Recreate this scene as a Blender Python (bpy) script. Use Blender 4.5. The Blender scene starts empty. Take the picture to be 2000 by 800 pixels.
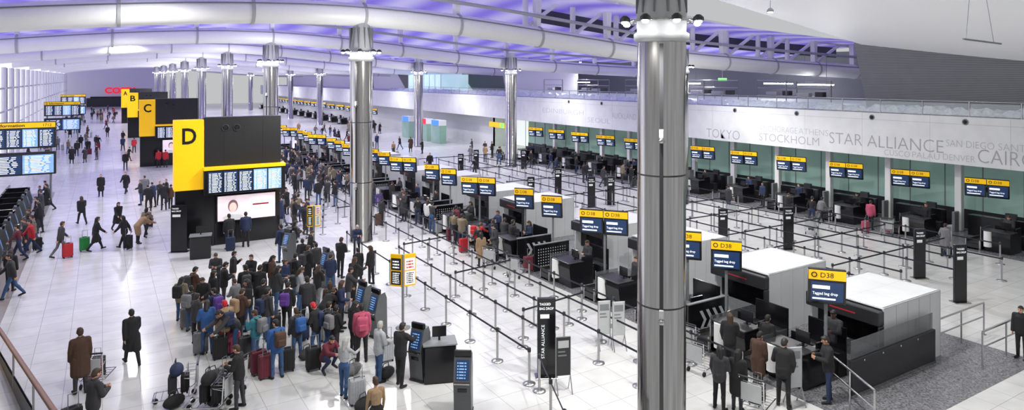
import bpy, bmesh, math, random
import numpy as np
from mathutils import Vector as V, Matrix
random.seed(11)
scn=bpy.context.scene
COL=scn.collection
H=8.5; F=1300.0; HY=152.0
A=math.atan2(800,1300); sa,ca=math.sin(A),math.cos(A)
def fp(px,py,z=0.0):
    d=F*(H-z)/(py-HY); r=(px-1000)/F*d
    return (sa*d+ca*r, ca*d-sa*r)
scn.view_settings.view_transform='Standard'
# ---------------------------------------------------------------- materials
M={}
def mat(name,col=(.5,.5,.5),rough=.5,metal=0.,var=.08,scale=6.,emit=0.,trans=0.,bump=0.,alpha=1.,stretch=None):
    if name in M: return M[name]
    m=bpy.data.materials.new(name); m.use_nodes=True; nt=m.node_tree; b=nt.nodes['Principled BSDF']
    tc=nt.nodes.new('ShaderNodeTexCoord'); nz=nt.nodes.new('ShaderNodeTexNoise'); nz.inputs['Scale'].default_value=scale
    if stretch:
        mp=nt.nodes.new('ShaderNodeMapping'); mp.inputs['Scale'].default_value=stretch; nt.links.new(tc.outputs['Object'],mp.inputs[0]); nt.links.new(mp.outputs[0],nz.inputs['Vector'])
    else: nt.links.new(tc.outputs['Object'],nz.inputs['Vector'])
    mx=nt.nodes.new('ShaderNodeMix'); mx.data_type='RGBA'
    mx.inputs[6].default_value=tuple(c*(1-var) for c in col)+(1,); mx.inputs[7].default_value=tuple(min(1,c*(1+var)) for c in col)+(1,)
    nt.links.new(nz.outputs['Fac'],mx.inputs[0]); nt.links.new(mx.outputs[2],b.inputs['Base Color'])
    b.inputs['Roughness'].default_value=rough; b.inputs['Metallic'].default_value=metal
    if emit>0:
        nt.links.new(mx.outputs[2],b.inputs['Emission Color']); b.inputs['Emission Strength'].default_value=emit
    b.inputs['Transmission Weight'].default_value=trans; b.inputs['Alpha'].default_value=alpha
    if bump>0:
        bp=nt.nodes.new('ShaderNodeBump'); bp.inputs['Strength'].default_value=bump; bp.inputs['Distance'].default_value=.02
        nt.links.new(nz.outputs['Fac'],bp.inputs['Height']); nt.links.new(bp.outputs['Normal'],b.inputs['Normal'])
    M[name]=m; return m
def tilemat(name,c1,c2,cm,w,h,rough,mortar=.006,axes='XY',offset=0.,metal=0.,emit=0.,mul=.2):
    m=bpy.data.materials.new(name); m.use_nodes=True; nt=m.node_tree; b=nt.nodes['Principled BSDF']
    tc=nt.nodes.new('ShaderNodeTexCoord'); br=nt.nodes.new('ShaderNodeTexBrick'); br.offset=offset
    sp=nt.nodes.new('ShaderNodeSeparateXYZ'); cb=nt.nodes.new('ShaderNodeCombineXYZ')
    nt.links.new(tc.outputs['Object'],sp.inputs[0])
    nt.links.new(sp.outputs[axes[0]],cb.inputs[0]); nt.links.new(sp.outputs[axes[1]],cb.inputs[1])
    nt.links.new(cb.outputs[0],br.inputs['Vector'])
    br.inputs['Scale'].default_value=1; br.inputs['Brick Width'].default_value=w; br.inputs['Row Height'].default_value=h
    br.inputs['Mortar Size'].default_value=mortar; br.inputs['Color1'].default_value=c1+(1,); br.inputs['Color2'].default_value=c2+(1,); br.inputs['Mortar'].default_value=cm+(1,)
    nz=nt.nodes.new('ShaderNodeTexNoise'); nz.inputs['Scale'].default_value=1.3; nt.links.new(tc.outputs['Object'],nz.inputs['Vector'])
    mx=nt.nodes.new('ShaderNodeMix'); mx.data_type='RGBA'; mx.blend_type='MULTIPLY'; mx.inputs[0].default_value=mul
    nt.links.new(br.outputs['Color'],mx.inputs[6]); nt.links.new(nz.outputs['Fac'],mx.inputs[7])
    nt.links.new(mx.outputs[2],b.inputs['Base Color']); b.inputs['Roughness'].default_value=rough; b.inputs['Metallic'].default_value=metal
    if emit: nt.links.new(mx.outputs[2],b.inputs['Emission Color']); b.inputs['Emission Strength'].default_value=emit
    M[name]=m; return m
mat('white',(.76,.76,.76),.45,var=.03); mat('soffit',(.84,.84,.85),.4,var=.02,scale=.15,emit=.22); mat('tube',(.86,.86,.86),.4,var=.03); mat('offwhite',(.6,.61,.62),.5)  # soffit: glow put into the material in place of uplighting
mat('black',(.007,.007,.009),.18,var=.2); mat('blackmatt',(.01,.01,.011),.5); mat('dark',(.02,.02,.023),.4); mat('grey',(.18,.19,.2),.45)
mat('lgrey',(.42,.43,.44),.4); mat('yellow',(1.,.56,.0),.4,var=.03,emit=.25); mat('steel',(.44,.43,.42),.15,1.,var=.45,scale=2.2,stretch=(7,7,.2)); mat('railsteel',(.42,.42,.43),.3,.9); mat('chrome',(.7,.7,.7),.15,1.)
mat('screenblue',(.008,.025,.075),.3,emit=.9); mat('screenlit',(.2,.36,.6),.3,emit=.7,var=.3,scale=3); mat('textwhite',(.9,.95,1),.4,emit=.7); mat('wordgrey',(.36,.36,.38),.5); mat('wordfaint',(.46,.46,.49),.5)
mat('lamp',(1,.99,.97),.3,emit=60); mat('red',(.65,.02,.03),.4); mat('redlit',(.85,.01,.03),.4,emit=.7); mat('redsign',(.4,.02,.03),.4)
mat('greenlit',(.2,.8,.15),.4,emit=.8); mat('rubber',(.01,.01,.01),.7); mat('glass',(.75,.85,.88),.08,alpha=.18); mat('smokeglass',(.12,.13,.14),.08,alpha=.5); mat('tealglass',(.2,.31,.27),.12,var=.3,scale=.5,emit=.3); mat('litglass',(.85,.9,.95),.2,emit=.7,var=.2,scale=.4)
mat('bluelit',(.05,.2,.9),.3,emit=.8); mat('pinkad',(.88,.7,.76),.4,emit=.5,var=.2,scale=1.2); mat('pinkpale',(.95,.88,.92),.4,emit=.5,var=.08); mat('skinad',(.85,.62,.56),.4,emit=.4); mat('hairad',(.25,.14,.15),.4,emit=.2); mat('belt',(.008,.01,.02),.6)
mat('foil',(.6,.62,.68),.3,.5,var=.5,scale=5,bump=1.); mat('louvre_d',(.12,.12,.14),.5); mat('wood',(.2,.08,.035),.4); mat('strip',(.26,.23,.21),.3)
mat('tealroom',(.55,.8,.83),.4,emit=.6,var=.3,scale=.5); mat('dkpanel',(.05,.055,.07),.4); mat('paper',(.8,.8,.8),.5,emit=.1)
tilemat('floortile',(.70,.70,.69),(.65,.65,.645),(.4,.4,.4),.9,.9,.2,.008,mul=.3)
tilemat('fasciam',(.75,.76,.77),(.74,.75,.76),(.52,.52,.54),3.9,3.0,.35,.012,'YZ')
tilemat('louvre',(.38,.38,.4),(.39,.39,.41),(.2,.2,.21),40,.11,.5,.02,'YZ')
tilemat('hoodm_glow',(.68,.69,.70),(.67,.68,.69),(.5,.51,.52),1.1,1.15,.4,.006,'XY',emit=.12)  # slight glow added to lift the shaded hood sides
def granite():
    m=mat('granite',(.2,.2,.21),.25,var=.1); nt=m.node_tree; b=nt.nodes['Principled BSDF']
    v=nt.nodes.new('ShaderNodeTexVoronoi'); v.inputs['Scale'].default_value=26; tc=nt.nodes.new('ShaderNodeTexCoord'); nt.links.new(tc.outputs['Object'],v.inputs['Vector'])
    r=nt.nodes.new('ShaderNodeValToRGB'); r.color_ramp.elements[0].color=(.05,.05,.055,1); r.color_ramp.elements[1].color=(.27,.27,.29,1)
    nt.links.new(v.outputs['Color'],r.inputs[0]); nt.links.new(r.outputs[0],b.inputs['Base Color'])
granite()
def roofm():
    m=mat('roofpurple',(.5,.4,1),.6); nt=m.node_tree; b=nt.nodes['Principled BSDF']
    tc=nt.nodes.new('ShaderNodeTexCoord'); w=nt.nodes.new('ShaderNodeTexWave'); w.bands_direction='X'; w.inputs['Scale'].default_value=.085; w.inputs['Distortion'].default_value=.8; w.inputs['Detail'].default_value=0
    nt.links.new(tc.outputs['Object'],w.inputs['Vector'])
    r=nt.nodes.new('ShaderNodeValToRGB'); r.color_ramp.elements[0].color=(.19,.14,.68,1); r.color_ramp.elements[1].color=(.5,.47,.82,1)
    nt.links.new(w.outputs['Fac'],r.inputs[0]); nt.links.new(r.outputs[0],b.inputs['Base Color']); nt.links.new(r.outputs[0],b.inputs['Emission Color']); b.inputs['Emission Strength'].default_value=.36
roofm()
PAL=dict(black=(.012,.012,.014),charcoal=(.035,.035,.04),navy=(.015,.025,.07),grey=(.16,.16,.17),brown=(.07,.035,.022),tan=(.32,.21,.12),red=(.45,.02,.03),
 blue=(.025,.09,.28),teal=(.03,.17,.22),purple=(.1,.04,.24),white=(.65,.65,.65),pink=(.42,.07,.13),denim=(.035,.08,.18),green=(.02,.22,.05),khaki=(.18,.15,.1),maroon=(.12,.015,.03),silver=(.36,.37,.39),yellow=(.7,.45,.02),orange=(.6,.2,.03))
for k,c in PAL.items(): mat('cloth_'+k,c,.85,var=.18,scale=14)
mat('skin_light',(.6,.34,.24),.5,var=.05); mat('skin_tan',(.42,.22,.14),.5,var=.05); mat('skin_dark',(.14,.07,.045),.5,var=.05)
for k,c in dict(black=(.01,.009,.008),brown=(.05,.025,.013),blonde=(.36,.24,.1),grey=(.35,.34,.33),red=(.5,.01,.02)).items(): mat('hair_'+k,c,.6,var=.3,scale=40)
mat('eyes',(.02,.015,.01),.2); mat('lips',(.4,.13,.11),.5)
# ---------------------------------------------------------------- mesh builder
TXT={}
def text_geo(s,bold=0.):
    key=(s,bold)
    if key in TXT: return TXT[key]
    cu=bpy.data.curves.new('txt','FONT'); cu.body=s; cu.resolution_u=3; cu.offset=bold
    ob=bpy.data.objects.new('txt',cu); COL.objects.link(ob)
    dg=bpy.context.evaluated_depsgraph_get(); me=bpy.data.meshes.new_from_object(ob.evaluated_get(dg))
    vs=[tuple(v.co) for v in me.vertices]; fs=[tuple(p.vertices) for p in me.polygons]
    bpy.data.objects.remove(ob); bpy.data.meshes.remove(me); bpy.data.curves.remove(cu)
    TXT[key]=(vs,fs); return TXT[key]
class MB:
    def __init__(s,*mats): s.v=[];s.f=[];s.m=[];s.s=[];s.mats=list(mats)
    def mi(s,m):
        if m not in s.mats: s.mats.append(m)
        return s.mats.index(m)
    def add(s,vs,fs,m,sm=False):
        o=len(s.v); s.v+=[tuple(v) for v in vs]
        k=s.mi(m)
        for f in fs: s.f.append([i+o for i in f]); s.m.append(k); s.s.append(sm)
        return s
    def box(s,x0,x1,y0,y1,z0,z1,m,b=0.,T=None):
        if b<=0:
            vs=[V((x,y,z)) for x in(x0,x1) for y in(y0,y1) for z in(z0,z1)]
            fs=[(0,1,3,2),(4,6,7,5),(0,4,5,1),(2,3,7,6),(0,2,6,4),(1,5,7,3)]
        else:
            b=min(b,(x1-x0)*.45,(y1-y0)*.45,(z1-z0)*.45)
            bm=bmesh.new(); bmesh.ops.create_cube(bm,size=1)
            for v in bm.verts: v.co=V(((x0+x1)/2+v.co.x*(x1-x0),(y0+y1)/2+v.co.y*(y1-y0),(z0+z1)/2+v.co.z*(z1-z0)))
            bmesh.ops.bevel(bm,geom=bm.edges[:],offset=b,segments=2 if b>.03 else 1,affect='EDGES',profile=.5)
            bm.verts.index_update(); vs=[v.co.copy() for v in bm.verts]; fs=[[v.index for v in f.verts] for f in bm.faces]; bm.free()
        if T: vs=[T@v for v in vs]
        return s.add(vs,fs,m)
    def tube(s,pts,r,m,n=12,cap=True):
        pts=[V(p) for p in pts]; rs=r if isinstance(r,(list,tuple)) else [r]*len(pts)
        vs=[];fs=[]
        for i,p in enumerate(pts):
            t=(pts[min(i+1,len(pts)-1)]-pts[max(i-1,0)]).normalized()
            u=t.orthogonal().normalized() if i==0 else (u-t*u.dot(t)).normalized()
            w=t.cross(u)
            for k in range(n):
                a=2*math.pi*k/n; vs.append(p+(u*math.cos(a)+w*math.sin(a))*rs[i])
        for i in range(len(pts)-1):
            for k in range(n): k2=(k+1)%n; fs.append((i*n+k,i*n+k2,(i+1)*n+k2,(i+1)*n+k))
        s.add(vs,fs,m,True)
        if cap:
            L=len(pts)-1
            s.add([vs[k] for k in range(n)],[tuple(range(n))[::-1]],m); s.add([vs[L*n+k] for k in range(n)],[tuple(range(n))],m)
        return s
    def lathe(s,prof,m,c=(0,0),n=24,sm=True):
        vs=[];fs=[]
        for r,z in prof:
            for k in range(n):
                a=2*math.pi*k/n; vs.append((c[0]+r*math.cos(a),c[1]+r*math.sin(a),z))
        for i in range(len(prof)-1):
            for k in range(n): k2=(k+1)%n; fs.append((i*n+k,i*n+k2,(i+1)*n+k2,(i+1)*n+k))
        s.add(vs,fs,m,sm)
        s.add(vs[:n],[tuple(range(n))[::-1]],m); s.add(vs[-n:],[tuple(range(n))],m)
        return s
    def ell(s,c,r,m,n=14,k=8):
        vs=[];fs=[]
        for i in range(k+1):
            ph=math.pi*(i/k-.5); ph=max(-1.5,min(1.5,ph))
            for j in range(n):
                a=2*math.pi*j/n; vs.append((c[0]+r[0]*math.cos(ph)*math.cos(a),c[1]+r[1]*math.cos(ph)*math.sin(a),c[2]+r[2]*math.sin(ph)))
        for i in range(k):
            for j in range(n): j2=(j+1)%n; fs.append((i*n+j,i*n+j2,(i+1)*n+j2,(i+1)*n+j))
        return s.add(vs,fs,m,True)
    def disc(s,c,rx,rz,m,n=20):
        return s.add([(c[0]+rx*math.cos(2*math.pi*i/n),c[1],c[2]+rz*math.sin(2*math.pi*i/n)) for i in range(n)],[tuple(range(n))],m)
    def quad(s,o,xd,yd,m):
        o=V(o);xd=V(xd);yd=V(yd); return s.add([o,o+xd,o+xd+yd,o+yd],[(0,1,2,3)],m)
    def text(s,t,o,xd,yd,m,h=None,w=None,center=False,bold=0.):
        vs,fs=text_geo(t,bold); xs=[v[0] for v in vs]; ys=[v[1] for v in vs]
        bw=max(xs)-min(xs); bh=max(ys)-min(ys)
        sy=h/bh if h else w/bw; sx=w/bw if w else sy
        o=V(o);xd=V(xd).normalized();yd=V(yd).normalized()
        off=-bw/2*sx if center else 0
        return s.add([o+xd*((v[0]-min(xs))*sx+off)+yd*((v[1]-min(ys))*sy) for v in vs],fs,m)
    def bars(s,o,xd,yd,w,h,rows,cols,m,seed=1):
        R=random.Random(seed); o=V(o);xd=V(xd).normalized();yd=V(yd).normalized(); cw=w/cols; rh=h/rows
        for c in range(cols):
            for r in range(rows):
                x=c*cw+cw*.06
                for q in (R.uniform(.1,.16),R.uniform(.3,.45),R.uniform(.1,.2)):
                    s.quad(o+xd*x+yd*(r*rh+rh*.25),xd*q*cw,yd*rh*.45,m); x+=q*cw+cw*.07
        return s
    def ring(s,c,n_,r,r2,m,k=20):
        n_=V(n_).normalized(); u=n_.orthogonal().normalized(); w=n_.cross(u); c=V(c); vs=[];fs=[]
        for i in range(k):
            a=2*math.pi*i/k; d=u*math.cos(a)+w*math.sin(a)
            for j in range(8):
                b=2*math.pi*j/8; vs.append(c+d*(r+r2*math.cos(b))+n_*r2*math.sin(b))
        for i in range(k):
            for j in range(8): fs.append((i*8+j,((i+1)%k)*8+j,((i+1)%k)*8+(j+1)%8,i*8+(j+1)%8))
        return s.add(vs,fs,m,True)
    def mesh(s,name='part'):
        me=bpy.data.meshes.new(name); me.from_pydata(s.v,[],s.f)
        for m in s.mats: me.materials.append(M[m])
        me.polygons.foreach_set('material_index',s.m); me.polygons.foreach_set('use_smooth',s.s); me.update(); return me
def link(o,parent=None):
    COL.objects.link(o)
    if parent: o.parent=parent
    return o
def solo(name,mb,label=None,cat=None,loc=(0,0,0),rz=0,group=None,kind=None,parent=None):
    me=mb.mesh(name) if isinstance(mb,MB) else mb
    o=bpy.data.objects.new(name,me); o.location=loc; o.rotation_euler=(0,0,rz)
    link(o,parent)
    if label:o['label']=label
    if cat:o['category']=cat
    if group:o['group']=group
    if kind:o['kind']=kind
    return o
def place(name,parts,label,cat,loc,rz=0,group=None,sc=1.0,over=None):
    r=bpy.data.objects.new(name,None); r.empty_display_size=.2; r.location=loc; r.rotation_euler=(0,0,rz); r.scale=(sc,)*3
    link(r); r['label']=label; r['category']=cat
    if group:r['group']=group
    os=[]
    for i,(n,me,pi,lb) in enumerate(parts):
        o=bpy.data.objects.new(n,me); link(o, r if pi is None else os[pi]); os.append(o)
        if lb:o['label']=lb
        if over and i in over:
            for si,mm in over[i].items():
                o.material_slots[si].link='OBJECT'; o.material_slots[si].material=M[mm]
    return r
# ---------------------------------------------------------------- people
def capsule(p0,p1,r0,r1,wide=1.,side=None,n=12):
    p0=V(p0);p1=V(p1);ax=(p1-p0); ax=ax.normalized() if ax.length>1e-6 else V((0,0,1))
    u=V(side) if side is not None else V((1,0,0)); u=u-ax*u.dot(ax)
    if u.length<.2: u=V((0,1,0))-ax*ax.y
    u.normalize(); w=ax.cross(u)
    rings=[]
    for ph in (-80,-45,-15): a=math.radians(ph); rings.append((p0+ax*r0*math.sin(a),r0*math.cos(a)))
    for t in (.0,.5,1.): rings.append((p0.lerp(p1,t),r0+(r1-r0)*t))
    for ph in (15,45,80): a=math.radians(ph); rings.append((p1+ax*r1*math.sin(a),r1*math.cos(a)))
    vs=[];fs=[]
    for c,r in rings:
        for k in range(n):
            a=2*math.pi*k/n; vs.append(c+u*math.cos(a)*r*wide+w*math.sin(a)*r)
    for i in range(len(rings)-1):
        for k in range(n): k2=(k+1)%n; fs.append((i*n+k,i*n+k2,(i+1)*n+k2,(i+1)*n+k))
    fs.append(tuple(range(n))[::-1]); L=(len(rings)-1)*n; fs.append(tuple(range(L,L+n)))
    return vs,fs,(ax,u,w)
def remesh(prims,vox,labels,it=2):
    vs=[];fs=[]
    for p in prims:
        if p[0]=='c': a,b,_=capsule(*p[2:])
        else:
            c,bas,r=p[2:]; a=[];b=[];n=12;K=8
            for i in range(K+1):
                ph=max(-1.45,min(1.45,math.pi*(i/K-.5)))
                for j in range(n):
                    t=2*math.pi*j/n; a.append(c+bas[0]*r[0]*math.cos(ph)*math.cos(t)+bas[1]*r[1]*math.cos(ph)*math.sin(t)+bas[2]*r[2]*math.sin(ph))
            for i in range(K):
                for j in range(n): j2=(j+1)%n; b.append((i*n+j,i*n+j2,(i+1)*n+j2,(i+1)*n+j))
            b.append(tuple(range(n))[::-1]); b.append(tuple(range(K*n,K*n+n)))
        o=len(vs); vs+=[tuple(x) for x in a]; fs+=[[i+o for i in f] for f in b]
    me=bpy.data.meshes.new('t'); me.from_pydata(vs,[],fs); ob=bpy.data.objects.new('t',me); COL.objects.link(ob)
    md=ob.modifiers.new('r','REMESH'); md.mode='VOXEL'; md.voxel_size=vox; md.use_smooth_shade=True
    sm=ob.modifiers.new('s','SMOOTH'); sm.factor=.5; sm.iterations=it
    dg=bpy.context.evaluated_depsgraph_get(); out=bpy.data.meshes.new_from_object(ob.evaluated_get(dg))
    bpy.data.objects.remove(ob); bpy.data.meshes.remove(me)
    out.polygons.foreach_set('use_smooth',[True]*len(out.polygons))
    if labels:
        n=len(out.polygons); cc=np.empty(n*3); out.polygons.foreach_get('center',cc); cc=cc.reshape(-1,3)
        best=np.full(n,1e9); lab=np.zeros(n,int)
        for p in prims:
            if p[0]=='c':
                p0=np.array(p[2]);p1=np.array(p[3]);r0,r1=p[4],p[5]; wide=p[6] if len(p)>6 else 1.
                ax=p1-p0;L=max(np.linalg.norm(ax),1e-5); q=cc-p0; t=np.clip(q@ax/L/L,0,1); dv=q-np.outer(t,ax)
                if wide!=1.: dv=dv.copy(); dv[:,0]/=wide
                dd=np.linalg.norm(dv,axis=1)-(r0+(r1-r0)*t)
            else:
                c,bas,r=p[2:]; q=cc-np.array(c); qq=np.stack([q@np.array(bas[i])/r[i] for i in range(3)],1); dd=(np.linalg.norm(qq,axis=1)-1)*min(r)
            k=dd<best; best[k]=dd[k]; lab[k]=labels[p[1]]
        return out,cc,lab
    return out
SL=dict(skin=0,top=1,bot=2,shoe=3,head=0)
def rad(x): return math.radians(x)
def skeleton(P):
    lean=rad(P.get('lean',3)); S=V((0,math.sin(lean),math.cos(lean))); X=V((1,0,0)); pr=[]
    zmin=9; legs=[]
    for i,s in enumerate((-1,1)):
        th,kn=[rad(a) for a in P['leg'][i]]; sp=P.get('sp',.03); hj=V((s*.095,0,0))
        k=hj+.43*V((s*sp,math.sin(th),-math.cos(th))); a=k+.41*V((s*sp*.5,math.sin(th-kn),-math.cos(th-kn)))
        u=(th-kn)*.6; td=V((s*.2,math.cos(u),math.sin(u)))
        heel=a+V((0,-.03,-.05)); toe=a+td*.16+V((0,0,-.06)); legs.append((hj,k,a,heel,toe)); zmin=min(zmin,heel.z-.042,toe.z-.034)
    up=V((0,0,-zmin))
    for hj,k,a,heel,toe in legs:
        hj,k,a,heel,toe=[x+up for x in(hj,k,a,heel,toe)]
        pr+=[('c','bot',hj,k,.09,.064),('c','bot',k,a,.064,.05),('c','shoe',heel,toe,.042,.034,1.15),('c','bot',k.lerp(a,.25)+V((0,-.015,0)),k.lerp(a,.4)+V((0,-.015,0)),.062,.058)]
    hp=up
    pr+=[('c','bot',hp+S*.0,hp+S*.1,.108,.102,1.35),('c','top',hp+S*.13,hp+S*.27,.1,.105,1.32),('c','top',hp+S*.27,hp+S*.41,.108,.112,1.5),('c','top',hp+S*.475-X*.14,hp+S*.475+X*.14,.066,.066)]
    pr+=[('c','skin',hp+S*.5,hp+S*.62,.052,.048)]
    hd=rad(P.get('hp',8)); hy=rad(P.get('hy',0))
    Fh=V((-math.sin(hy)*math.cos(hd),math.cos(hy)*math.cos(hd),-math.sin(hd))); side=V((math.cos(hy),math.sin(hy),0)); Uh=side.cross(Fh).normalized()
    Hc=hp+S*.625+Uh*.075+Fh*.015; bas=(side,Fh,Uh)
    pr+=[('e','head',Hc,bas,(.077,.097,.108)),('e','head',Hc+Fh*.028-Uh*.06,bas,(.056,.062,.06)),('e','head',Hc+Fh*.1-Uh*.018,bas,(.014,.02,.024)),
         ('e','head',Hc+side*.08-Uh*.01,bas,(.011,.024,.032)),('e','head',Hc-side*.08-Uh*.01,bas,(.011,.024,.032))]
    arms=[]
    for i,s in enumerate((-1,1)):
        p,q,e,w=[rad(a) for a in P['arm'][i]]
        sh=hp+S*.475+X*s*.18; el=sh+.28*V((s*math.sin(q),math.sin(p)*math.cos(q),-math.cos(p)*math.cos(q)))
        fd=V((-s*math.sin(w),math.sin(p+e)*math.cos(w),-math.cos(p+e)*math.cos(w))).normalized(); wr=el+.25*fd
        pr+=[('c','top',sh,el,.054,.043),('c','top',el,wr,.044,.034)]
        hv=fd.cross(X*s)*s
        if hv.length<.2: hv=V((0,0,1))
        hv.normalize(); nn=fd.cross(hv).normalized()
        if nn.x*s>0: nn=-nn
        pr+=[('c','skin',wr+fd*.0,wr+fd*.035,.026,.027)]
        for f in range(4):
            b0=wr+fd*.02+hv*(f-1.5)*.019; ln=(.9,1.05,1.,.8)[f]
            k1=wr+fd*(.085)+hv*(f-1.5)*.022; m1=k1+fd*.036*ln+nn*.008+hv*(f-1.5)*.003; t1=m1+(fd*.7+nn*.6)*.03*ln
            pr+=[('c','skin',b0,k1,.014,.0125),('c','skin',k1,m1,.0095,.009),('c','skin',m1,t1,.009,.008)]
        tb=wr+fd*.03+hv*.028; pr+=[('c','skin',tb,tb+(fd*.6+hv*.7)*.035,.012,.010),('c','skin',tb+(fd*.6+hv*.7)*.035,tb+(fd*.9+hv*.75+nn*.3)*.055,.010,.009)]
        arms.append((sh,el,wr,fd))
    return dict(pr=pr,hp=hp,S=S,Hc=Hc,bas=bas,arms=arms,legs=[tuple(x+up for x in l) for l in legs])
POSES=dict(
 stand=dict(leg=[(3,3),(-2,2)],arm=[(5,8,12,0),(0,8,15,0)]),
 slouch=dict(leg=[(12,16),(-3,2)],sp=.05,arm=[(12,14,55,30),(-4,12,30,10)],lean=7,hp=28,hy=-20),
 hold=dict(leg=[(4,4),(-4,3)],arm=[(15,8,85,25),(15,8,90,30)],hp=22),
 cross=dict(leg=[(3,2),(-3,2)],sp=.07,arm=[(22,8,75,55),(25,8,70,55)],hp=5),
 walk=dict(leg=[(24,6),(-16,22)],arm=[(-20,8,12,0),(24,8,25,0)],lean=6),
 pull=dict(leg=[(-14,24),(24,5)],arm=[(25,8,20,0),(-28,14,5,0)],lean=6),
 push=dict(leg=[(20,8),(-16,14)],arm=[(38,6,38,6),(38,6,38,6)],lean=14),
 reach=dict(leg=[(6,5),(-5,3)],arm=[(8,8,20,0),(50,6,42,8)],lean=6,hp=15),
 look=dict(leg=[(5,8),(-3,0)],sp=.06,arm=[(2,10,20,5),(10,12,70,25)],hy=35),
 phone=dict(leg=[(2,3),(8,14)],sp=.05,arm=[(25,10,110,30),(0,10,10,0)],hp=12,hy=15,lean=2),
 bend=dict(leg=[(12,16),(4,12)],arm=[(45,6,15,0),(50,6,20,0)],lean=48,hp=45),
 crouch=dict(leg=[(105,140),(88,132)],sp=.12,arm=[(45,8,50,10),(55,8,40,15)],lean=30,hp=30),
 apart=dict(leg=[(2,2),(-2,2)],sp=.12,arm=[(-4,22,45,0),(-2,10,15,0)]),
)
PM={}
def get_pose(name):
    if name not in PM: PM[name]=dict(sk=skeleton(POSES[name]))
    return PM[name]
def coat_prims(sk,long,grow=.028):
    hp,S=sk['hp'],sk['S']; X=V((1,0,0)); g=grow
    pr=[('c','top',hp+S*.05,hp+S*.27,.118+g,.11+g,1.34),('c','top',hp+S*.27,hp+S*.42,.11+g,.112+g,1.46),('c','top',hp+S*.47-X*.14,hp+S*.47+X*.14,.066+g*.8,.066+g*.8),
        ('c','top',hp+S*.52-X*.03,hp+S*.55+X*.03,.072,.06)]
    if long:
        mid=(sk['legs'][0][1]+sk['legs'][1][1])/2
        for l in sk['legs']: pr.append(('c','top',l[0],l[0].lerp(l[1],.95),.12,.11,1.15))
        pr.append(('c','top',hp,hp.lerp(mid,.9),.135,.14,1.35))
    else: pr.append(('c','top',hp-V((0,0,.06)),hp+S*.05,.128+g*.7,.125+g,1.3))
    for sh,el,wr,fd in sk['arms']: pr+=[('c','top',sh,el,.058+g*.8,.05+g*.7),('c','top',el,wr,.052+g*.6,.044+g*.4)]
    return pr
def body(pose,lod,coat=0):
    key=('b',lod,coat if lod else 0); d=get_pose(pose)
    if key in d: return d[key]
    sk=d['sk']; pr=list(sk['pr'])
    if lod:
        pr=[p for p in pr if not(p[0]=='c' and p[1]=='skin' and p[4]<.016 )]
        for sh,el,wr,fd in sk['arms']: pr.append(('c','skin',wr,wr+fd*.12,.03,.026))
        if coat: pr+=coat_prims(sk,coat==2)
    vox=.026 if lod else .0105
    me,cc,lab=remesh(pr,vox,SL,it=1 if lod else 2)
    Hc=np.array(sk['Hc']); side,Fh,Uh=[np.array(b) for b in sk['bas']]
    q=cc-Hc; f=q@Fh;u=q@Uh;s=q@side; near=(np.linalg.norm(q,axis=1)<.15)&(lab==0)
    hair=near&(((f<.03)&(u>-.045))|(u>.062)|((f<-.03)&(u>-.08)))&~((abs(s)>.079)&(u<.03)); lab[hair]=6
    if not lod:
        for e in(-.032,.032): lab[near&(f>.05)&((s-e)**2+(u-.002)**2<.012**2)]=4
        for e in(-.032,.032): lab[near&(f>.05)&(abs(s-e)<.02)&(abs(u-.028)<.006)]=6
        lab[near&(f>.05)&(abs(s)<.024)&(abs(u+.062)<.008)]=5
    me.materials.clear()
    for m in('skin_light','cloth_black','cloth_charcoal','cloth_black','eyes','lips','hair_black'): me.materials.append(M[m])
    me.polygons.foreach_set('material_index',lab.astype(np.int32)); me.name='person_body'
    d[key]=me; return me
def hair(pose,long):
    key=('h',long); d=get_pose(pose)
    if key in d: return d[key]
    sk=d['sk']; side,Fh,Uh=sk['bas']; Hc=sk['Hc']
    pr=[('e','top',Hc-Fh*.016+Uh*.014,sk['bas'],(.086,.099,.108)),('e','top',Hc-Fh*.055-Uh*.03,sk['bas'],(.075,.055,.075)),('e','top',Hc+Fh*.045+Uh*.075,sk['bas'],(.065,.05,.035))]
    if long:
        pr+=[('c','top',Hc-Fh*.06,Hc-Fh*.085-Uh*.24,.075,.05,1.2),('c','top',Hc+side*.07-Fh*.02,Hc+side*.075-Fh*.04-Uh*.17,.03,.022),('c','top',Hc-side*.07-Fh*.02,Hc-side*.075-Fh*.04-Uh*.17,.03,.022)]
    me=remesh(pr,.012,None,2); me.materials.clear(); me.materials.append(M['hair_black']); d[key]=me; return me
def coatm(pose,long):
    key=('c',long); d=get_pose(pose)
    if key in d: return d[key]
    me=remesh(coat_prims(d['sk'],long),.016,None,2); me.materials.clear(); me.materials.append(M['cloth_black']); d[key]=me; return me
def setm(o,i,m): o.material_slots[i].link='OBJECT'; o.material_slots[i].material=M[m]
ADJ=dict(stand='standing',slouch='slouching, head down',hold='hands raised in front',cross='arms folded',walk='walking',pull='striding forward',push='pushing',reach='reaching out',look='standing, head turned',phone='one hand at face',bend='bending forward',crouch='crouching',apart='standing feet apart')
OCC=[]; PEOPLE=[]
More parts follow.
